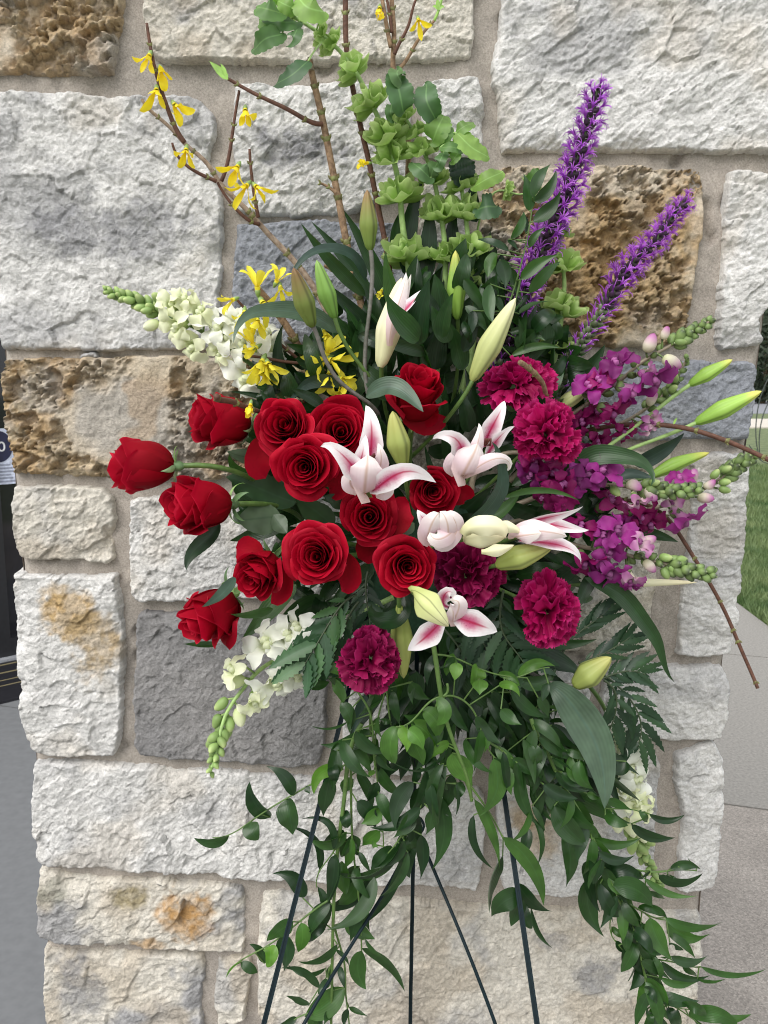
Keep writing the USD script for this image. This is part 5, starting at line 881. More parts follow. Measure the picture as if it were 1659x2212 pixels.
branch(t, [(692, 396), (706, 402), (726, 418)], (.16, .155), .0016, .0024, 'bark')
branch(t, [(762, 590), (735, 586), (700, 574)], (.15, .16), .0026, .0022, 'bark')
t = fors('slim dark forsythia stem running off the top of the picture, left of the bells', (840, 600, .11))
branch(t, [(745, -30), (746, 0), (748, 100), (764, 200), (784, 295), (796, 345), (806, 394), (816, 444), (831, 519), (845, 620)], (.14, .11), .0036, .0042, 'bark_dark')
blossom(t, 793, 352, 170, .5, 24, .15)
t = fors('cluster of thin forsythia stems leaving the top of the picture above the upright leaf', (880, 420, .10))
branch(t, [(846, -30), (846, 0), (851, 75), (849, 145), (870, 240), (882, 300), (882, 350), (885, 420)], (.12, .10), .0032, .0044, 'bark')
branch(t, [(822, -30), (826, 0), (834, 50), (844, 102)], (.12, .12), .0024, .0032, 'bark')
branch(t, [(832, -20), (838, 10), (846, 70)], (.125, .12), .0018, .0024, 'bark_dark')
branch(t, [(905, -10), (889, 30), (884, 50), (861, 97), (852, 118)], (.13, .12), .0016, .0026, 'bark_dark')
branch(t, [(938, 45), (919, 65), (895, 100), (874, 135), (862, 148)], (.12, .11), .0018, .0028, 'bark')
part(t, 'green_shoot', tube([at(938, 45, .12), at(948, 20, .12), at(955, -8, .12)], .002, 6), 'young_shoot')
for e in ((934, 14), (960, 16), (945, -6)): part(t, 'shoot_leaf', blade(pxpath([(948, 22), ((948 + e[0]) / 2, 14), e], .122), 8 * S(.12), prof='leaf', nv=7, nu=5), 'young_shoot')
blossom(t, 820, 20, 92, .3, 34, .13); blossom(t, 904, 44, 80, .95, 30, .135)
t = fors('short forsythia branch with lemon yellow star blossoms above the red roses', (690, 800, .12))
branch(t, [(553, 622), (575, 645), (594, 669), (634, 729), (655, 765), (690, 795), (740, 860)], (.17, .12), .0050, .0062, 'bark')
branch(t, [(536, 770), (549, 770), (585, 776), (621, 782), (669, 784)], (.19, .17), .0020, .0024, 'bark_dark')
branch(t, [(604, 742), (640, 772), (690, 812), (760, 860)], (.17, .14), .0022, .0028, 'bark_dark')
branch(t, [(510, 645), (530, 668), (560, 700), (620, 760)], (.18, .16), .0018, .0024, 'bark_dark')
for (x, y, a, sp, L) in ((556, 620, 270, 1.1, 44), (568, 655, 60, 1.15, 46), (598, 606, 300, 1.0, 34), (606, 622, 80, .9, 34), (502, 648, 150, .9, 34), (528, 676, 90, .9, 36), (556, 694, 80, .8, 40), (546, 742, 250, .7, 42), (552, 752, 140, .7, 36), (566, 782, 110, .8, 46), (580, 788, 60, .9, 46), (572, 790, 95, .6, 44)): blossom(t, x, y, a, sp, L, .20, 'forsythia_lemon')
for (x, y, a, sp, L) in ((706, 762, 300, 1.05, 46), (716, 778, 30, 1.0, 44), (702, 776, 150, 1.0, 44), (712, 808, 95, .55, 44), (740, 818, 20, .7, 36), (745, 832, 110, .4, 34), (640, 664, 20, .8, 30), (824, 628, 120, .5, 22), (700, 716, 60, .6, 26)): blossom(t, x, y, a, sp, L, .20, 'forsythia_lemon')
t = fors('broken brown twig with one withered blossom lying on the highest left rose', (600, 910, .2))
branch(t, [(468, 856), (478, 864), (503, 868), (532, 880), (556, 888), (572, 897), (610, 905)], (.36, .22), .0040, .0028, 'bark_dark'); blossom(t, 541, 876, 95, .35, 30, .30)
t = fors('forsythia twig running right and down past the edge of the column', (1250, 930, .14))
branch(t, [(1662, 994), (1607, 968), (1544, 943), (1494, 928), (1429, 918), (1349, 918), (1250, 935), (1150, 980)], (.22, .14), .0034, .0036, 'bark_dark')
part(t, 'shoot_leaf', blade(pxpath([(1455, 917), (1460, 906), (1463, 902)], .19), 5 * S(.2), nv=6, nu=3), 'young_shoot')
t = fors('bare drooping forsythia twig hanging in front of the right edge of the column', (1400, 1090, .15))
branch(t, [(1637, 1487), (1624, 1455), (1600, 1400), (1577, 1345), (1537, 1266), (1502, 1209), (1469, 1156), (1432, 1111), (1350, 1080), (1200, 1080)], (.20, .14), .0026, .0034, 'bark_dark')
t = fors('short knobbly bare twig lying on the uppermost carnation', (1185, 880, .25))
branch(t, [(1124, 783), (1135, 790), (1150, 802), (1162, 814), (1172, 828), (1178, 848), (1182, 870), (1150, 930)], (.325, .22), .0036, .0030, 'bark')
# ================================================================== ferns
def frond(label, rachis, d, plen, n, m, side=(1, 1), saw=9, group='leatherleaf fern fronds', wid=.36, start=.08, ang=55, droop=.0):
    P = curve(pxpath(rachis, d), 60); T = unit(np.gradient(P, axis=0)); t = thing('fern_frond', label, 'fern', P[0], group); r_ = random.Random(len(label) + n); s = S(np.mean(d))
    part(t, 'rachis', tube(P, (.0019, .0007), 6, n=30), 'stem_dark')
    for i in range(n):
        f = start + (1 - start) * (i + .5) / n
        for sg_ in (-1, 1):
            if not side[(sg_ + 1) // 2]: continue
            ff = min(.985, f + .012 * sg_); j = int(ff * 59); p = P[j]; tv = T[j]; out = unit(np.cross(tv, TOCAM)) * sg_
            L = plen * s * side[(sg_ + 1) // 2] * math.sin(math.pi * min(1, .22 + .80 * (1 - f) ** .9 * .98)) ** .8 * r_.uniform(.88, 1.1); a = math.radians(ang + r_.uniform(-6, 6) - 18 * f)
            A = unit(tv * math.cos(a) + out * math.sin(a)); lift = TOCAM * r_.uniform(-.35, .35)
            pl = [p, p + A * L * .35 + lift * L * .12, p + (A + tv * .12) * L * .7 + lift * L * .16 - UP * droop * L, p + (A + tv * .22) * L - UP * droop * L * 2.2]
            part(t, 'pinna', blade(pl, L * wid, prof='leaf', nv=saw * 5 + 1, nu=7, saw=saw, sawd=.42, cup=r_.uniform(-.2, .25), roll=r_.uniform(-.5, .5)), m)
    part(t, 'pinna', blade([P[-3], P[-1], P[-1] + T[-1] * plen * s * .22], plen * s * .14, nv=31, nu=5, saw=6, sawd=.4), m)
frond('green fern frond with toothed leaflets fanning left below the loose rose', [(770, 1285), (745, 1300), (712, 1345), (682, 1395), (655, 1440)], (.27, .30), 92, 8, 'fern_leaf', ang=48, wid=.42, saw=7)
frond('fern frond under the first one, its tips over the white snapdragon', [(775, 1300), (752, 1335), (735, 1380), (722, 1420), (716, 1448)], (.25, .27), 66, 7, 'fern_leaf', ang=42, wid=.42, saw=7)
frond('narrow dark fern frond hanging between the loose rose and the brightest rose', [(795, 1235), (790, 1270), (794, 1310), (800, 1362)], (.22, .25), 62, 7, 'fern_leaf_dark', ang=60)
frond('dark fern frond running down to the right below the plum carnation', [(1088, 1275), (1080, 1320), (1086, 1365), (1108, 1400), (1135, 1440)], (.26, .27), 92, 8, 'fern_leaf_dark', ang=62)
frond('dark fern frond right of the lowest open lily', [(1000, 1290), (1020, 1340), (1045, 1390), (1060, 1430)], (.24, .25), 84, 7, 'fern_leaf_dark', ang=58)
frond('short dark fern frond behind the lowest open lily', [(960, 1360), (985, 1390), (1002, 1420), (1010, 1450)], (.22, .23), 70, 6, 'fern_leaf_dark', ang=58)
frond('fern frond reaching up to the right beside the right hand magenta carnation', [(1215, 1412), (1240, 1376), (1275, 1348), (1318, 1312)], (.22, .20), 60, 7, 'fern_leaf_dark', wid=.30, ang=34, saw=7)
frond('fern frond pointing right above the yellow green lily bud', [(1250, 1432), (1290, 1418), (1325, 1400), (1362, 1376)], (.22, .20), 66, 7, 'fern_leaf_dark', wid=.30, ang=40, saw=7)
frond('fern frond spreading right just behind the yellow green lily bud', [(1290, 1470), (1320, 1458), (1352, 1450), (1394, 1458)], (.21, .20), 60, 8, 'fern_leaf_dark', wid=.32, ang=52, saw=7)
frond('long drooping fern frond at the lower right, over the mortar joint', [(1290, 1448), (1330, 1478), (1362, 1512), (1382, 1552), (1376, 1614)], (.21, .19), 78, 9, 'fern_leaf_dark', wid=.30, ang=50, saw=7, droop=.05)
frond('small fern frond drooping over the white snapdragon at the lower right', [(1305, 1470), (1330, 1500), (1328, 1545), (1312, 1590)], (.22, .21), 72, 7, 'fern_leaf_dark', wid=.34, ang=50, saw=7)

# ================================================================== strap leaves of the lilies, rose leaves
def leaf(t, pts, w, d=.24, m='lily_leaf', prof='lance', roll=None, cup=.28, fr=None, name='leaf', nv=18, hint=None, twist=0., wave=.02, saw=0, sawd=.1):
    pts = qs(fr, pts) if fr else pts
    P = pxpath(pts, d); r_ = random.Random(int(pts[0][0] * 13 + pts[0][1] * 7))
    if len(pts) == 2: P = np.array([P[0], P[0] * .55 + P[1] * .45 + TOCAM * .008, P[1]])
    wpx = w / FR[fr][2] if fr else w
    return part(t, name, blade(P, wpx * S(np.mean(-P[:, 1]), pts[0][1]), hint=view(*hint) if hint else None, prof=prof, roll=r_.uniform(-.45, .45) if roll is None else roll, cup=cup, nv=nv, nu=7, twist=twist, wave=wave, seed=r_.uniform(0, 6), saw=saw, sawd=sawd), m)
def clus(label, base, cat='leaves'): return thing('strap_leaves', label, cat, at(*base), 'dark strap leaves of the lily stems')
t = clus('fan of dark strap leaves behind the two leaning lily buds at the upper left', (800, 760, .12))
leaf(t, [(790, 640), (740, 590), (690, 535), (650, 482)], 30, (.15, .19)); leaf(t, [(810, 660), (760, 580), (715, 525), (672, 478)], 28, (.14, .17)); leaf(t, [(850, 700), (820, 600), (775, 510), (738, 448)], 36, (.12, .14), 'lily_leaf_green')
leaf(t, [(790, 608), (778, 572), (750, 545), (700, 538), (655, 560), (627, 618)], 26, (.18, .26), 'blue_leaf', roll=.3); leaf(t, [(730, 720), (690, 690), (640, 674), (590, 671), (545, 678), (518, 700), (504, 740)], 44, (.20, .28), 'blue_leaf', roll=.25)
leaf(t, [(830, 760), (780, 690), (730, 640), (690, 600)], 34, (.13, .17)); leaf(t, [(840, 790), (780, 750), (730, 700), (700, 650)], 40, (.12, .16)); leaf(t, [(850, 800), (800, 770), (740, 740), (690, 735)], 34, (.14, .18)); leaf(t, [(840, 820), (770, 800), (700, 790), (655, 790)], 38, (.14, .17))
leaf(t, [(640, 860), (612, 820), (600, 770), (612, 700)], 30, (.17, .18)); leaf(t, [(690, 850), (640, 835), (600, 825), (560, 830)], 44, (.16, .17), 'lily_leaf_green'); leaf(t, [(740, 835), (705, 822), (660, 832), (640, 850), (623, 864)], 30, (.20, .24), 'blue_leaf'); leaf(t, [(700, 880), (670, 860), (640, 845), (628, 838)], 26, (.22, .24)); leaf(t, [(590, 880), (575, 860), (562, 842)], 16, (.2, .2)); leaf(t, [(640, 882), (580, 862), (520, 848), (495, 846)], 16, (.16, .18))
leaf(t, [(790, 858), (815, 842), (848, 836), (885, 858), (915, 890)], 46, (.28, .33), 'blue_leaf', prof='leaf', roll=-.3)
t = clus('upright dark strap leaves round the opening white bud and the lime bud', (900, 860, .14))
leaf(t, [(880, 600), (882, 500), (900, 420), (914, 374)], 40, (.12, .13)); leaf(t, [(915, 620), (925, 540), (928, 470), (922, 430)], 44, (.12, .13)); leaf(t, [(868, 560), (858, 500), (862, 460)], 36, (.11, .12))
leaf(t, [(868, 720), (850, 640), (838, 590), (833, 542)], 40, (.20, .22), 'lily_leaf_green'); leaf(t, [(905, 735), (882, 712), (855, 680), (836, 634)], 52, (.27, .31), 'lily_leaf_green', roll=.2); leaf(t, [(906, 745), (905, 700), (915, 650), (928, 600)], 52, (.26, .30), 'lily_leaf'); leaf(t, [(880, 620), (890, 580), (902, 550)], 22, (.21, .22))
leaf(t, [(955, 730), (960, 690), (972, 650), (980, 632)], 36, (.24, .26), 'lily_leaf_green'); leaf(t, [(955, 700), (950, 640), (938, 590)], 46, (.19, .20)); leaf(t, [(945, 700), (930, 660), (918, 620)], 34, (.2, .21)); leaf(t, [(970, 740), (950, 700), (932, 660)], 40, (.22, .23), 'lily_leaf_green'); leaf(t, [(1000, 760), (1020, 700), (1030, 660)], 34, (.2, .2)); leaf(t, [(1000, 800), (985, 740), (975, 700)], 44, (.18, .2), 'lily_leaf_green'); leaf(t, [(940, 800), (945, 750), (960, 700)], 46, (.17, .18)); leaf(t, [(1060, 640), (1050, 560), (1060, 500)], 44, (.11, .11)); leaf(t, [(980, 560), (975, 500), (985, 450)], 36, (.11, .11)); leaf(t, [(1010, 640), (1000, 560), (990, 520)], 44, (.11, .11)); leaf(t, [(1090, 640), (1080, 590), (1085, 545)], 44, (.12, .12)); leaf(t, [(1030, 480), (1020, 430), (1028, 390)], 34, (.11, .11))
t = clus('grey green strap leaf whose tip hangs in front of the right open lily', (1000, 1150, .3))
leaf(t, [(986, 1156), (1020, 1130), (1058, 1095), (1082, 1052), (1081, 1000), (1072, 970), (1062, 954)], 38, [.30, .33][0] if False else (.31, .36), 'blue_leaf', prof='strap', roll=.5, cup=.2)
leaf(t, [(1010, 1150), (1060, 1120), (1100, 1090), (1128, 1052)], 36, (.24, .26), 'lily_leaf_green'); leaf(t, [(1090, 1075), (1140, 1060), (1200, 1062), (1252, 1082)], 16, (.30, .31), 'lily_leaf_green')
t = clus('dark strap leaves fanning right among the purple snapdragons', (1200, 1050, .14))
leaf(t, [(1232, 822), (1262, 805), (1285, 780), (1307, 744)], 36, (.16, .17)); leaf(t, [(1215, 1030), (1244, 1008), (1290, 984), (1340, 986), (1388, 1000), (1410, 1030), (1406, 1050)], 46, (.21, .26), 'lily_leaf_green', roll=-.2); leaf(t, [(1370, 1005), (1410, 985), (1450, 960), (1478, 935)], 38, (.14, .15), 'blue_leaf'); leaf(t, [(1330, 1038), (1365, 1024), (1400, 1030), (1418, 1032)], 24, (.17, .18), 'blue_leaf')
leaf(t, [(1240, 1140), (1268, 1110), (1290, 1085), (1305, 1062)], 48, (.15, .16), 'blue_leaf', prof='strap'); leaf(t, [(1275, 1130), (1300, 1105), (1330, 1095)], 30, (.16, .17), 'blue_leaf'); leaf(t, [(1366, 1146), (1400, 1152), (1440, 1162), (1466, 1171)], 26, (.14, .14))
leaf(t, [(1262, 1248), (1300, 1262), (1345, 1290), (1390, 1345), (1418, 1385), (1432, 1428), (1457, 1474)], 40, (.24, .22), 'lily_leaf', roll=-.2); leaf(t, [(1285, 1236), (1270, 1262), (1252, 1300), (1240, 1322)], 30, (.22, .23), 'lily_leaf'); leaf(t, [(1180, 1395), (1220, 1392), (1260, 1388), (1290, 1380)], 22, (.22, .23), 'lily_leaf_green')
leaf(t, [(1160, 1150), (1190, 1090), (1230, 1050)], 40, (.12, .13)); leaf(t, [(1130, 1060), (1180, 1020), (1220, 990)], 44, (.13, .14)); leaf(t, [(1100, 940), (1150, 900), (1200, 880)], 40, (.12, .13)); leaf(t, [(1180, 1260), (1220, 1240), (1260, 1200)], 40, (.14, .15)); leaf(t, [(1130, 1390), (1180, 1420), (1230, 1440), (1262, 1460)], 54, (.22, .24), 'lily_leaf')
t = clus('dark strap leaves under the left roses, tips towards the slate grey block', (640, 1260, .2))
leaf(t, [(640, 1262), (600, 1300), (560, 1345), (520, 1385)], 50, (.20, .23), 'lily_leaf_green'); leaf(t, [(590, 1315), (555, 1324), (525, 1328), (498, 1326)], 22, (.26, .30), 'lily_leaf_green'); leaf(t, [(505, 1246), (490, 1272), (465, 1295), (436, 1311)], 28, (.34, .40), 'blue_leaf', roll=.3); leaf(t, [(470, 1392), (430, 1392), (396, 1391)], 14, (.24, .26), 'lily_leaf'); leaf(t, [(700, 1290), (650, 1320), (600, 1370), (580, 1400)], 54, (.18, .20)); leaf(t, [(640, 1400), (690, 1380), (740, 1360)], 34, (.2, .22), 'lily_leaf')
leaf(t, [(620, 1130), (560, 1150), (510, 1165), (496, 1168)], 36, (.2, .22)); leaf(t, [(560, 1080), (530, 1070), (500, 1030)], 30, (.2, .2)); leaf(t, [(600, 1060), (545, 1040), (505, 1010), (495, 980)], 40, (.18, .2), 'lily_leaf_green')
t = clus('broad blue green leaf hanging in front of the lower right white snapdragon', (1190, 1482, .26))
leaf(t, [(1184, 1480), (1204, 1490), (1248, 1540), (1284, 1600), (1303, 1668), (1306, 1748)], 82, (.27, .33), 'blue_leaf', prof='leaf', roll=.15, cup=.12, nv=26)
t = clus('broad dark folded leaf below the brightest rose', (870, 1300, .3))
leaf(t, [(872, 1285), (875, 1310), (850, 1340), (810, 1335), (803, 1305)], 44, (.30, .34), 'ruscus_dark', prof='leaf', roll=.5)
t = clus('long dark strap leaves hanging down from the middle of the spray', (980, 1480, .2))
leaf(t, [(960, 1440), (1000, 1510), (1060, 1580), (1122, 1655)], 48, (.20, .22), 'lily_leaf', prof='strap'); leaf(t, [(985, 1430), (1040, 1500), (1110, 1560), (1160, 1600)], 44, (.22, .24), 'lily_leaf_green', prof='strap'); leaf(t, [(790, 1500), (780, 1530), (765, 1575), (762, 1590)], 26, (.24, .25), 'blue_leaf'); leaf(t, [(830, 1460), (800, 1520), (770, 1570), (752, 1600)], 40, (.2, .21), 'lily_leaf'); leaf(t, [(900, 1450), (880, 1520), (850, 1560), (838, 1575)], 46, (.2, .21), 'lily_leaf'); leaf(t, [(940, 1440), (935, 1520), (940, 1580), (960, 1640)], 44, (.19, .2), 'lily_leaf'); leaf(t, [(1040, 1460), (1080, 1540), (1095, 1600), (1092, 1640)], 34, (.19, .2), 'lily_leaf'); leaf(t, [(1010, 1440), (1020, 1520), (1022, 1600), (1028, 1640)], 34, (.18, .19), 'lily_leaf')
leaf(t, [(860, 1440), (870, 1500), (862, 1560), (850, 1610)], 44, (.18, .19), 'lily_leaf_green'); leaf(t, [(915, 1470), (900, 1540), (905, 1620), (900, 1690)], 40, (.2, .21), 'lily_leaf'); leaf(t, [(960, 1480), (968, 1560), (960, 1640), (948, 1700)], 36, (.21, .22), 'lily_leaf_green')
t = thing('rose_leaves', 'toothed rose leaves between the left roses, showing grey green undersides', 'leaves', at(640, 1110, .22))
leaf(t, [(606, 1116), (575, 1118), (540, 1122), (512, 1124)], 76, (.25, .29), 'rose_leaf', prof='leaf', hint=(0, 0, -1), roll=.15, nv=37, saw=12, sawd=.06, cup=.1); leaf(t, [(590, 1112), (602, 1130), (620, 1152)], 40, (.26, .28), 'rose_leaf', prof='leaf', hint=(0, 0, -1), roll=.1, nv=25, saw=8, sawd=.06)
leaf(t, [(640, 1085), (590, 1068), (540, 1046), (487, 1030)], 70, (.22, .25), 'rose_leaf', prof='leaf', nv=37, saw=12, sawd=.06); leaf(t, [(720, 1135), (690, 1110), (660, 1090), (638, 1082)], 62, (.24, .27), 'rose_leaf', prof='leaf', nv=37, saw=12, sawd=.06); leaf(t, [(474, 1130), (446, 1164), (414, 1196), (403, 1232)], 36, (.27, .31), 'rose_leaf', prof='leaf', nv=31, saw=10, sawd=.06); leaf(t, [(670, 1190), (640, 1180), (600, 1175)], 44, (.22, .22), 'rose_leaf', prof='leaf'); leaf(t, [(560, 990), (520, 985), (490, 975)], 34, (.2, .2), 'rose_leaf', prof='leaf', hint=(0, 0, -1))
leaf(t, [(740, 1100), (722, 1080), (700, 1072)], 30, (.29, .3), 'rose_leaf', prof='leaf'); leaf(t, [(895, 1130), (880, 1140), (862, 1160)], 30, (.26, .28), 'rose_leaf', hint=(0, 0, -1), prof='leaf'); pass

# ================================================================== ruscus: traced leaves on trailing stems
def ruscus(label, stems, leaves, d, m=('ruscus_dark', 'ruscus_mid'), seed=0, jd=.022):
    r_ = random.Random(seed + 5); t = thing('ruscus_branch', label, 'greenery', pxpath(stems[0][1][:1] if isinstance(stems[0][0], str) else stems[0][:1], d)[0] if False else at(*(q(stems[0][0], *stems[0][1][0])), d), 'trailing glossy ruscus branches')
    allp = []
    for fr, pts, r in stems:
        P = curve(pxpath(qs(fr, pts), d), 40); part(t, 'stem', tube(P, (r, r * .55), 7, n=36), 'stem_green'); allp.append(P)
    allp = np.vstack(allp)
    for row in leaves:
        fr, rows = row[0], row[1]
        for lf in rows:
            x0, y0, x1, y1, w = lf[:5]; x1, y1 = x0 + (x1 - x0) * 1.10, y0 + (y1 - y0) * 1.10; bend = (lf[5] if len(lf) > 5 and lf[5] is not None else r_.uniform(-.10, .10)) * 1.3; mm = lf[6] if len(lf) > 6 else m[int(r_.random() < .42)]
            (a0, b0), (a1, b1) = q(fr, x0, y0), q(fr, x1, y1); dl = d + r_.uniform(-jd, jd); arch = r_.uniform(-.004, .012); tipd = r_.uniform(-.012, .02)
            L = math.hypot(a1 - a0, b1 - b0); nx, ny = -(b1 - b0), (a1 - a0)
            pts = [(a0 + (a1 - a0) * f + nx * bend * 4 * f * (1 - f), b0 + (b1 - b0) * f + ny * bend * 4 * f * (1 - f), dl + arch * 4 * f * (1 - f) + tipd * f) for f in (0, .25, .5, .75, 1)]
            P = pxpath(pts, 0); ww = w / FR[fr][2] * S(dl, b0)
            k = int(np.argmin(np.linalg.norm(allp[:, [0, 2]] - P[0, [0, 2]], axis=1)))
            fold = r_.uniform(.1, .45)
            lp = part(t, 'leaf', blade(P, ww * 1.08, prof=r_.choice(['leaf', 'lance', 'acum', 'acum']), roll=r_.gauss(0, .38), cup=fold, nv=16, nu=7, twist=r_.uniform(-.7, .7), wave=.015, seed=r_.uniform(0, 6)), mm)
            if np.linalg.norm(allp[k, [0, 2]] - P[0, [0, 2]]) < .05: part(lp, 'petiole', tube([allp[k], (allp[k] + P[0]) / 2, P[0]], .0010, 5, n=5), 'stem_green')
RL = 'ruscus_light'
def more(fr, pts, n, seed, Lr=(230, 340), wr=(80, 130), spread=.9, down=.35, m=None):
    """further leaves alternating along a stem, on the grid of the frame fr"""
    r_ = random.Random(seed); p = np.array([(x, y, 0) for x, y in pts], float); c = curve(p, 80)[:, :2]; out = []
    for i in range(n):
        j = int((i + r_.random()) / n * 78); t = unit(c[j + 1] - c[j]); a = math.atan2(t[1], t[0]) + (1 if i % 2 else -1) * spread * r_.uniform(.4, 1.2); d = unit(np.array([math.cos(a), math.sin(a) + down])); L = r_.uniform(*Lr)
        out.append((c[j][0], c[j][1], c[j][0] + d[0] * L, c[j][1] + d[1] * L, r_.uniform(*wr)) + ((None, m) if m else ()))
    return (fr, out)
ruscus('ruscus branch at the left trailing straight down past the left easel leg', [('X1', [(1590, -330), (1470, 0), (1440, 300), (1400, 600), (1360, 1000), (1340, 1475), (1330, 2050), (1325, 2300)], .0034), ('X1', [(1455, 20), (1230, 150), (950, 310), (650, 500), (400, 645), (300, 655)], .0015), ('X1', [(1370, 730), (1300, 840), (1240, 920), (1200, 1080)], .0012),
        ('X5', [(890, 390), (740, 490), (600, 600), (300, 820), (100, 930), (-10, 1050)], .0016), ('X5', [(885, 960), (840, 1080), (780, 1170)], .0011), ('X5', [(700, 1380), (580, 1430), (500, 1500)], .0012)],
       [('X1', [(1000, 290, 785, 60, 110, .12), (800, 480, 638, 198, 150, -.12), (940, 320, 990, 602, 190, 0), (630, 520, 690, 660, 150, .1), (440, 645, 168, 655, 90, -.12), (1100, 220, 1135, 272, 50), (1320, 125, 1262, 440, 150), (1425, 70, 1200, 262, 120, .25, RL), (1460, 605, 1145, 650, 120, -.16, 'ruscus_mid'), (1345, 760, 1088, 520, 60, .28), (1225, 930, 985, 598, 60, .2), (1365, 800, 1300, 1180, 120), (1080, 1175, 840, 985, 130, .2), (1210, 1080, 1150, 1470, 90, -.18), (1440, 440, 1470, 560, 90), (1510, 680, 1420, 810, 110), (1420, 860, 1450, 1120, 120), (1340, 40, 1360, 160, 90)]),
        ('X5', [(880, 430, 715, 710, 120), (850, 620, 695, 755, 80, None, 'ruscus_dark'), (560, 590, 352, 745, 150), (625, 600, 605, 832, 130, None, RL), (480, 700, 478, 990, 170, None, 'ruscus_dark'), (350, 800, 340, 970, 120, None, RL), (310, 950, 190, 800, 80, .15), (110, 940, 240, 1020, 80), (105, 935, -10, 1062, 34, .1, RL), (940, 785, 628, 920, 80, -.12, 'ruscus_mid'), (840, 990, 525, 940, 46, -.18), (780, 1165, 475, 1010, 80, .15), (690, 1315, 510, 1240, 110), (1000, 1160, 690, 1390, 190, -.05, 'ruscus_mid'), (590, 1420, 440, 1480, 60), (920, 10, 868, 390, 110), (870, 980, 915, 1170, 50), (860, 1100, 780, 1210, 70), (740, 1390, 760, 1560, 90), (800, 1390, 780, 1540, 90, None, 'ruscus_mid'), (880, 1370, 830, 1470, 70)])], .27, seed=1)
ruscus('ruscus branch left of the middle with a second thin stem beside the first', [('X5', [(1050, -900), (1060, -400), (1080, 0), (1110, 250), (1140, 600), (1150, 830)], .0020), ('X5', [(915, 620), (960, 790), (1000, 950), (1012, 1200), (1035, 1400), (1040, 1600)], .0018), ('X2', [(480, -700), (500, -560), (400, -100), (400, 300), (430, 600), (450, 760), (460, 950)], .0015)],
       [('X5', [(1150, 840, 1185, 1145, 140, .12, 'ruscus_mid'), (1150, 820, 1490, 1166, 96, -.1, 'ruscus_mid'), (1015, 590, 1242, 728, 130), (1180, 740, 1315, 880, 40), (960, 980, 1000, 1150, 56), (1040, 1330, 1190, 1402, 40), (1030, 1340, 1010, 1500, 56), (1240, 190, 810, 460, 120, -.1, 'ruscus_dark'), (1262, 200, 880, 622, 120, -.14, 'ruscus_dark'), (1440, 20, 960, 140, 100, -.15, 'ruscus_dark'), (1510, 10, 1140, 602, 70, -.08), (1130, 110, 1010, 320, 120), (1140, 590, 1090, 540, 60, None, RL), (930, 840, 1030, 960, 34)]),
        ('X2', [(400, 250, 590, 492, 110, .05), (230, 300, 340, 640, 100, -.1), (230, 560, 380, 780, 130), (425, 620, 280, 745, 130, None, RL), (430, 812, 290, 935, 120, None, RL), (360, 930, 410, 960, 60, None, RL), (100, 40, 335, 325, 110, -.1), (490, 140, 215, 212, 90, .12), (270, 10, 450, 125, 120), (130, 835, -40, 960, 130), (200, 900, 110, 1030, 120), (60, 120, 30, 440, 120), (390, 470, 430, 620, 30), (380, 290, 335, 350, 50, None, RL), (200, 370, 110, 470, 100), (420, 640, 560, 760, 50, -.1), (250, 1000, 340, 1160, 50)])] + [more('X2', [(480, -560), (400, -100), (400, 300), (430, 600), (450, 760)], 8, 21, down=.5, Lr=(180, 280)), more('X5', [(1060, -300), (1080, 0), (1110, 250), (1140, 600)], 6, 22, down=.5, Lr=(180, 280))], .26, seed=2)
ruscus('light green ruscus sprig with broad glossy leaves below the lowest carnation', [('Y7', [(1010, 640), (970, 750), (910, 770), (800, 860), (650, 1000), (570, 1015)], .0018), ('Y7', [(860, 160), (930, 560), (960, 760), (1010, 980), (1100, 1230), (1180, 1440), (1210, 1560)], .0036)],
       [('Y7', [(580, 1010, 560, 1305, 160, .12, RL), (600, 1000, 655, 1212, 110, None, RL), (695, 980, 870, 1260, 150, -.16, RL), (800, 870, 915, 1092, 150, -.16, RL), (915, 770, 920, 980, 110, -.25, RL), (670, 1040, 790, 1200, 130, -.1, RL), (700, 1080, 800, 1325, 200, 0, RL), (1030, 1160, 880, 1285, 100, .1, RL), (1055, 1240, 1215, 1500, 200, 0, RL), (1020, 1180, 560, 1290, 60, -.22, 'ruscus_dark')])], .32, seed=3)
ruscus('dark ruscus branch in the middle hanging over the hook of the easel', [('X2', [(860, 280), (865, 400), (840, 500), (770, 620), (640, 820), (560, 940), (500, 1010)], .0019)],
       [('X2', [(720, 395, 585, 785, 140, .12), (850, 290, 680, 655, 130, None, 'ruscus_dark'), (980, 235, 900, 610, 90, .1), (1005, 250, 935, 785, 90, .06), (1045, 330, 975, 630, 110, -.05), (870, 420, 945, 795, 120, .05), (920, 500, 885, 1095, 150, -.1, 'ruscus_mid'), (780, 612, 385, 770, 110, -.12), (650, 840, 690, 1010, 110, -.1), (640, 900, 400, 1120, 110, -.08), (730, 840, 690, 1190, 150), (790, 850, 780, 1200, 110, None, 'ruscus_dark'), (630, 880, 110, 1175, 110, -.16), (670, 1000, 450, 1350, 70, -.1), (960, 620, 1040, 695, 60), (1085, 410, 1080, 672, 26), (1150, 400, 1095, 530, 90, None, 'ruscus_mid'), (870, 640, 830, 830, 100), (760, 260, 730, 420, 80)])] + [more('X2', [(840, -200), (865, 100), (865, 400), (840, 500), (770, 620), (640, 820), (560, 940), (500, 1010)], 10, 41, down=.9)], .30, m=('ruscus_dark', 'ruscus_dark'), seed=4)
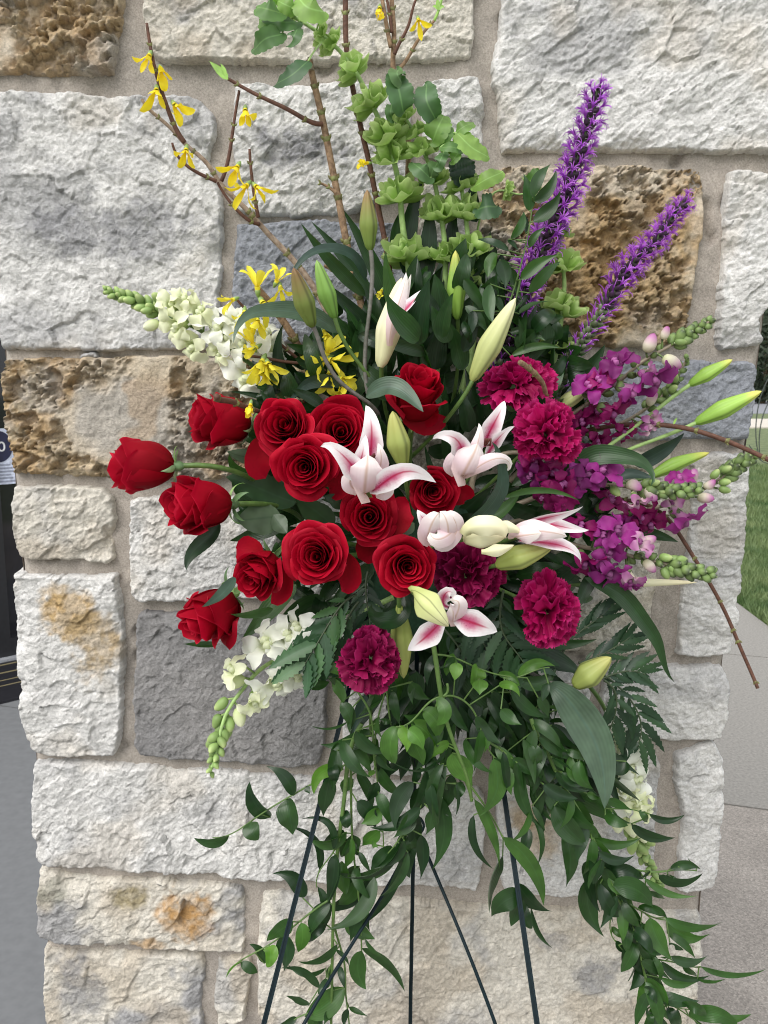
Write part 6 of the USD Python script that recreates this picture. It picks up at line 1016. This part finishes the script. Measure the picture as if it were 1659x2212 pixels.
ruscus('ruscus branch crossing to the right easel leg with long pointed leaves', [('X2', [(900, -140), (1060, -350), (1180, -290), (1330, 20), (1640, 260)], .0016), ('X3', [(40, 40), (320, 245), (545, 425), (620, 470)], .0017), ('X2', [(1190, 400), (1260, 490), (1400, 700), (1495, 885)], .0018), ('X2', [(1180, 380), (1210, 480), (1222, 560)], .0036)],
       [('X2', [(1410, 190, 1295, 645, 150, -.14, 'ruscus_mid'), (1170, 20, 1380, 285, 80, .12), (1350, 10, 1330, 130, 80, None, RL), (1245, 540, 1445, 1085, 90, -.06), (1240, 680, 1390, 1100, 70, .12), (1490, 1030, 1385, 1480, 190, .08, 'ruscus_dark'), (1090, -640, 1075, -500, 110, None, RL), (1290, -500, 1290, -370, 130, None, RL), (1460, -440, 1620, -350, 70, -.2, RL)]),
        ('X3', [(180, 870, 495, 1410, 140, -.1, 'ruscus_mid'), (320, 250, 490, 745, 110, .1, 'ruscus_mid'), (430, 600, 535, 810, 50), (330, 1370, 100, 1540, 170, .1, 'ruscus_dark'), (310, 1265, 580, 1490, 130, .1), (320, 1400, 250, 1620, 130), (340, 1420, 420, 1640, 90), (420, 1480, 590, 1800, 60, .1)])] + [more('X2', [(900, -140), (1060, -350), (1180, -290), (1330, 20), (1640, 260)], 6, 51, down=.8), more('X3', [(40, 40), (320, 245), (545, 425), (620, 470)], 8, 52, down=.8)], .30, seed=5)
ruscus('large leaved ruscus branch at the lower right in front of the broad blue green leaf', [('X3', [(420, -150), (500, 30), (560, 140), (640, 320), (760, 520), (950, 870), (1020, 1040), (1120, 1280), (1240, 1550)], .0028), ('X3', [(500, 60), (640, 100), (820, 160), (960, 190)], .0012), ('X3', [(640, 290), (740, 380), (800, 450)], .0012), ('X3', [(1060, 620), (1200, 625), (1360, 650), (1430, 700)], .0011), ('X3', [(1060, 1080), (1170, 1110), (1400, 1165), (1600, 1160), (1680, 1120)], .0015)],
       [('X3', [(550, 410, 945, 778, 190, .05, 'ruscus_mid'), (720, 480, 1152, 752, 190, -.08, 'ruscus_mid'), (620, 600, 875, 905, 180, .06), (700, 825, 715, 1265, 130, -.08), (850, 740, 990, 860, 110), (950, 870, 1335, 872, 80, .12), (1000, 990, 1288, 1022, 80, .16), (1285, 755, 1635, 862, 90, .1), (1075, 545, 1275, 630, 80), (1440, 668, 1720, 675, 56, .14), (1370, 640, 1420, 735, 60), (1090, 1150, 1365, 1225, 120, -.05, 'ruscus_dark'), (1130, 1290, 1438, 1450, 170, -.12, 'ruscus_mid'), (1120, 1310, 1280, 1500, 140, .08, 'ruscus_mid'), (930, 1070, 1010, 1480, 110, .08), (950, 890, 870, 1175, 90, -.08), (410, 460, 612, 722, 70, .06), (415, 650, 268, 880, 80), (395, 790, 320, 1055, 90), (430, 700, 470, 1070, 70, -.1), (500, 470, 525, 820, 90), (610, 20, 745, 130, 90), (770, 170, 835, 390, 90, .15, 'ruscus_mid'), (840, 210, 950, 435, 110, .14, 'ruscus_mid'), (690, 310, 880, 400, 80, .12), (730, 120, 880, 165, 60), (590, 70, 870, 150, 90, .1), (1240, 215, 1110, 290, 100, -.2), (1060, 680, 1240, 760, 90), (900, 490, 1000, 530, 60), (1120, 650, 1280, 740, 40, .1), (640, 120, 700, 280, 110), (600, 180, 760, 290, 70), (420, 60, 480, 260, 110, None, 'ruscus_dark'), (350, 20, 440, 380, 80, None, 'ruscus_dark'), (470, 100, 430, 480, 90, None, 'ruscus_dark'), (400, 200, 470, 520, 80, None, 'ruscus_dark'), (480, 90, 570, 400, 60, .1)]),
        ('X3', [(1700, 1130, 1520, 1210, 10)])] + [more('X3', [(420, -150), (500, 30), (560, 140), (640, 320), (760, 520), (950, 870), (1020, 1040), (1120, 1280), (1240, 1550)], 24, 61)], .29, seed=6)
ruscus('lower end of the right hand ruscus trail, leaves pointing over the paving', [('X4', [(180, -20), (250, 130), (330, 280), (410, 440), (480, 600), (550, 850), (600, 1080), (640, 1250), (720, 1500), (800, 1700)], .0026), ('X4', [(250, 65), (400, 110), (560, 150), (820, 150), (1040, 150)], .0014), ('X4', [(460, 440), (550, 490), (650, 545), (780, 575)], .0014), ('X4', [(560, 900), (700, 918), (860, 945), (1000, 980), (1075, 985)], .0014), ('X4', [(290, 380), (298, 560), (305, 700), (340, 760), (420, 860)], .0012), ('X4', [(680, 1250), (860, 1330), (980, 1410), (1100, 1500)], .0013), ('X4', [(860, 1325), (930, 1345), (990, 1350)], .0009)],
       [('X4', [(270, 150, 555, 200, 110, -.1, 'ruscus_dark'), (330, 285, 635, 450, 160, -.12, 'ruscus_mid'), (315, 310, 540, 545, 160, .06, 'ruscus_mid'), (200, 60, 350, 265, 90), (210, 260, 355, 525, 120), (110, 225, 235, 680, 150, .1, 'ruscus_dark'), (105, 60, 212, 400, 130), (365, 510, 430, 745, 100), (470, 570, 672, 745, 120, .06, 'ruscus_mid'), (640, 555, 822, 900, 150, .06, 'ruscus_mid'), (590, 745, 735, 855, 90, .1), (770, 558, 1220, 592, 90, .1, 'ruscus_mid'), (790, 600, 1122, 688, 120, .15, 'ruscus_mid'), (540, 468, 772, 556, 70, -.1), (790, 690, 1012, 892, 64, -.06), (810, 770, 915, 832, 60), (690, 895, 840, 895, 70), (820, 890, 1105, 886, 76, .14), (735, 930, 1122, 1042, 80, .16), (730, 1075, 1015, 1108, 60, .1), (915, 970, 1040, 1060, 60), (1080, 980, 1592, 1000, 56, .08, 'ruscus_mid'), (1050, 1085, 1285, 1078, 36, .08), (345, 755, 425, 850, 60), (430, 775, 640, 1070, 130, .06, 'ruscus_dark'), (550, 835, 690, 1065, 90), (660, 890, 720, 1105, 60, -.1), (610, 1075, 765, 1320, 130, -.14, 'ruscus_mid'), (600, 1110, 715, 1500, 110, -.06), (700, 1220, 1030, 1270, 110, .06, 'ruscus_dark'), (920, 1300, 1105, 1395, 90, -.08), (800, 1330, 870, 1500, 90), (880, 1340, 910, 1490, 56), (1080, 1370, 1475, 1388, 80, .1), (975, 1405, 1360, 1478, 130, -.1, 'ruscus_mid'), (620, 1340, 660, 1490, 60), (755, 1330, 740, 1480, 34), (815, 135, 1055, 138, 80, -.12), (715, 185, 1062, 170, 90, .15), (590, 215, 1012, 352, 60, .1), (525, 258, 655, 292, 56), (595, 335, 755, 390, 44, -.05), (430, 760, 405, 940, 44), (310, 635, 430, 720, 50), (460, 650, 520, 820, 80), (490, 700, 510, 800, 60), (560, 610, 700, 660, 70), (340, 250, 300, 400, 70), (600, 1150, 690, 1290, 70, None, 'ruscus_dark'), (1040, 110, 970, 40, 20), (1000, 1410, 1380, 1560, 80), (790, 180, 860, 205, 40), (640, 150, 560, 215, 40)])] + [more('X4', [(180, -20), (250, 130), (330, 280), (410, 440), (480, 600), (550, 850), (600, 1080), (640, 1250), (720, 1500)], 26, 71, Lr=(220, 330), wr=(70, 115))], .28, seed=7)
ruscus('dark ruscus leaves hanging below the lowest carnation on the left', [('Y7', [(150, 560), (230, 700), (330, 860), (370, 1080), (400, 1400)], .0018), ('Y7', [(490, 680), (505, 860), (525, 1000)], .0018)],
       [('Y6', [(1110, 460, 1400, 575, 120, -.1), (1080, 590, 1290, 620, 90, .15), (1330, 600, 1415, 800, 110, -.1)]),
        ('Y7', [(90, 805, 170, 1020, 110, -.1), (150, 970, -140, 1000, 30, -.1), (340, 1035, -50, 1150, 130, -.12, 'ruscus_mid'), (60, 1150, 40, 1300, 110, None, 'ruscus_mid'), (220, 1050, 480, 1225, 120, .1), (105, 1130, 335, 1425, 110, .1), (170, 620, -10, 590, 90), (200, 840, 180, 1060, 70), (440, 970, 520, 980, 60), (700, 630, 855, 760, 110, .1), (710, 620, 715, 810, 60), (440, 700, 330, 860, 70, None, 'ruscus_mid'), (540, 700, 600, 980, 80), (330, 1150, 480, 1360, 60), (400, 1260, 560, 1380, 60)])], .27, seed=8)
ruscus('light ruscus sprig with drooping heart shaped leaves below the ferns', [('Y7', [(920, 390), (1080, 420), (1240, 490), (1400, 550), (1560, 580), (1700, 590)], .0015), ('Y8', [(-40, 590), (80, 585), (200, 540), (360, 500)], .0012)],
       [('Y7', [(1085, 420, 1010, 560, 130, .1, RL), (1275, 500, 1250, 640, 150, 0, RL), (1450, 560, 1620, 660, 70, -.15, RL), (1080, 410, 940, 500, 60, None, 'ruscus_mid'), (920, 390, 850, 640, 70, .1)]),
        ('Y8', [(90, 580, 382, 500, 90, -.16, RL), (70, 590, 385, 515, 120, .2, 'ruscus_mid'), (30, 680, 335, 910, 110, .1, 'ruscus_mid'), (-20, 655, 92, 645, 60, .1, RL), (-60, 860, 105, 985, 110), (260, 760, 340, 920, 90), (350, 640, 300, 780, 80, None, 'ruscus_dark')])], .29, seed=9)
ruscus('dense dark ruscus leaves below the yellow green bud at the lower right', [('Y8', [(60, 720), (160, 900), (300, 1130), (420, 1400)], .0026), ('Y8', [(300, 1150), (480, 1200), (640, 1260)], .0012)],
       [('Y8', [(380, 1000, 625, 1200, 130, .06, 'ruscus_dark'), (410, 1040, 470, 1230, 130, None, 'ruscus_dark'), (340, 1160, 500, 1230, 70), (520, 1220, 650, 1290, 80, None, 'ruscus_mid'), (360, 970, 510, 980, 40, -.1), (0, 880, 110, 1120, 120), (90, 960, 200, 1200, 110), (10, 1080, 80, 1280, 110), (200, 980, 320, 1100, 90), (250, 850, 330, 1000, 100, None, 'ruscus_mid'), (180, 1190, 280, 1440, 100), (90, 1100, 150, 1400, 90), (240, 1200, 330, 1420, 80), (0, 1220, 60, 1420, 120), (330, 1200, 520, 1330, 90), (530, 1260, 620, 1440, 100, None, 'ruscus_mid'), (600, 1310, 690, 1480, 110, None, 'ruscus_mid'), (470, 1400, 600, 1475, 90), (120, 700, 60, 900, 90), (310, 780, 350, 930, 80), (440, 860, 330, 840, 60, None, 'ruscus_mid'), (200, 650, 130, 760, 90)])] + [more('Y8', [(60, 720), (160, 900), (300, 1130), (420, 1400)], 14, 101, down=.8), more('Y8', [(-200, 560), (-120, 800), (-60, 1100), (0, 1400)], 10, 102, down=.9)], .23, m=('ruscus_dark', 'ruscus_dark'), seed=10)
ruscus('upright ruscus sprig with narrow leaves in front of the tall purple spike', [('Z5', [(-40, 560), (60, 250), (110, 60), (160, -180), (190, -420)], .0014), ('Z5', [(80, 280), (50, 420), (-20, 640), (-100, 840)], .0016)],
       [('Z4', [(155, 1165, 110, 865, 100, .05), (188, 1045, 330, 785, 96, -.08), (205, 1085, 372, 835, 96, .1), (190, 1260, 408, 1005, 116, .08), (128, 1362, 100, 1180, 46), (0, 1400, 102, 1195, 76), (160, 1480, 285, 1320, 66), (-20, 1410, 60, 1500, 60)]),
        ('Z5', [(80, 285, 392, 85, 100, -.06, 'ruscus_mid'), (160, 400, 405, 150, 104, -.04), (0, 180, 92, 445, 96, .05), (70, 580, 325, 482, 76, -.08), (-10, 735, 132, 680, 60), (60, 800, 275, 810, 90, -.15), (0, 945, 385, 880, 70, -.08), (-120, 420, -60, 600, 80)]),
        ('Z3', [(1545, 720, 1468, 905, 116, .08), (1560, 770, 1605, 1005, 116), (1520, 960, 1610, 1105, 90), (1640, 690, 1395, 602, 66, .06), (1480, 980, 1500, 1285, 110, .06), (1265, 1170, 1445, 1400, 84), (1250, 940, 1430, 1225, 100, -.04, 'ruscus_dark'), (1330, 1210, 1310, 1400, 80), (1470, 1260, 1330, 1340, 60), (1240, 1310, 1300, 1475, 70)])], .21, seed=11)

# ================================================================== the mass of leaves deep inside the spray
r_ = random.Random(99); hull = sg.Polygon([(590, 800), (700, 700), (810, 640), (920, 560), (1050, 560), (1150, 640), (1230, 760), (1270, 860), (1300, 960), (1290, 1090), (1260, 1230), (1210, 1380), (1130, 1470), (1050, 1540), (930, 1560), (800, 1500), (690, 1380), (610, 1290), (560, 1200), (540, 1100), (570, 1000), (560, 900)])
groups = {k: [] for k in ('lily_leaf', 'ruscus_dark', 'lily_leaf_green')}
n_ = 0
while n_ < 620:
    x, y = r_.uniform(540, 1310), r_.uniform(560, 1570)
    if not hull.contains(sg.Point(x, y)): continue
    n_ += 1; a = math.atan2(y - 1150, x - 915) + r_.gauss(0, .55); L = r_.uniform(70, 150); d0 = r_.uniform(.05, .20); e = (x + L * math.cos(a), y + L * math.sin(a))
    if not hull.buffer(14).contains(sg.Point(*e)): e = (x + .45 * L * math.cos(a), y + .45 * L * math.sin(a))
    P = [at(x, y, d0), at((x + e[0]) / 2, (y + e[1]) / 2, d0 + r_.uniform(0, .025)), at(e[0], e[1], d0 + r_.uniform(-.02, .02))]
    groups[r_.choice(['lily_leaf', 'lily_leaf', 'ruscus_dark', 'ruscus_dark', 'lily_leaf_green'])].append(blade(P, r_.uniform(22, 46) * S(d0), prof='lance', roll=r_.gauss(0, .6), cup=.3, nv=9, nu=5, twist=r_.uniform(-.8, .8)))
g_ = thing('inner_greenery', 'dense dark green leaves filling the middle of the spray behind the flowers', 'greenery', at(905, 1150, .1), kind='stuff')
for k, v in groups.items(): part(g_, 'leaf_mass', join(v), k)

hull2 = sg.Polygon([(840, 1480), (1180, 1440), (1290, 1540), (1310, 1660), (1250, 1700), (1150, 1640), (1090, 1570), (985, 1600), (920, 1660), (870, 1580)])
groups = {k: [] for k in ('lily_leaf', 'ruscus_dark')}; n_ = 0
while n_ < 110:
    x, y = r_.uniform(735, 1320), r_.uniform(1440, 1760)
    if not hull2.contains(sg.Point(x, y)): continue
    n_ += 1; a = math.pi / 2 + (x - 960) / -420 + r_.gauss(0, .4); L = r_.uniform(75, 130); d0 = r_.uniform(.15, .24); e = (x + L * math.cos(a), y + L * math.sin(a))
    P = [at(x, y, d0), at((x + e[0]) / 2 + r_.uniform(-8, 8), (y + e[1]) / 2, d0 + r_.uniform(0, .02)), at(e[0], e[1], d0 + r_.uniform(-.02, .02))]
    groups[r_.choice(['lily_leaf', 'ruscus_dark', 'ruscus_dark'])].append(blade(P, r_.uniform(20, 34) * S(d0), prof='acum', roll=r_.gauss(0, .6), cup=.3, nv=10, nu=5, twist=r_.uniform(-.8, .8)))
for k, v in groups.items(): part(g_, 'hanging_leaf_mass', join(v), k)
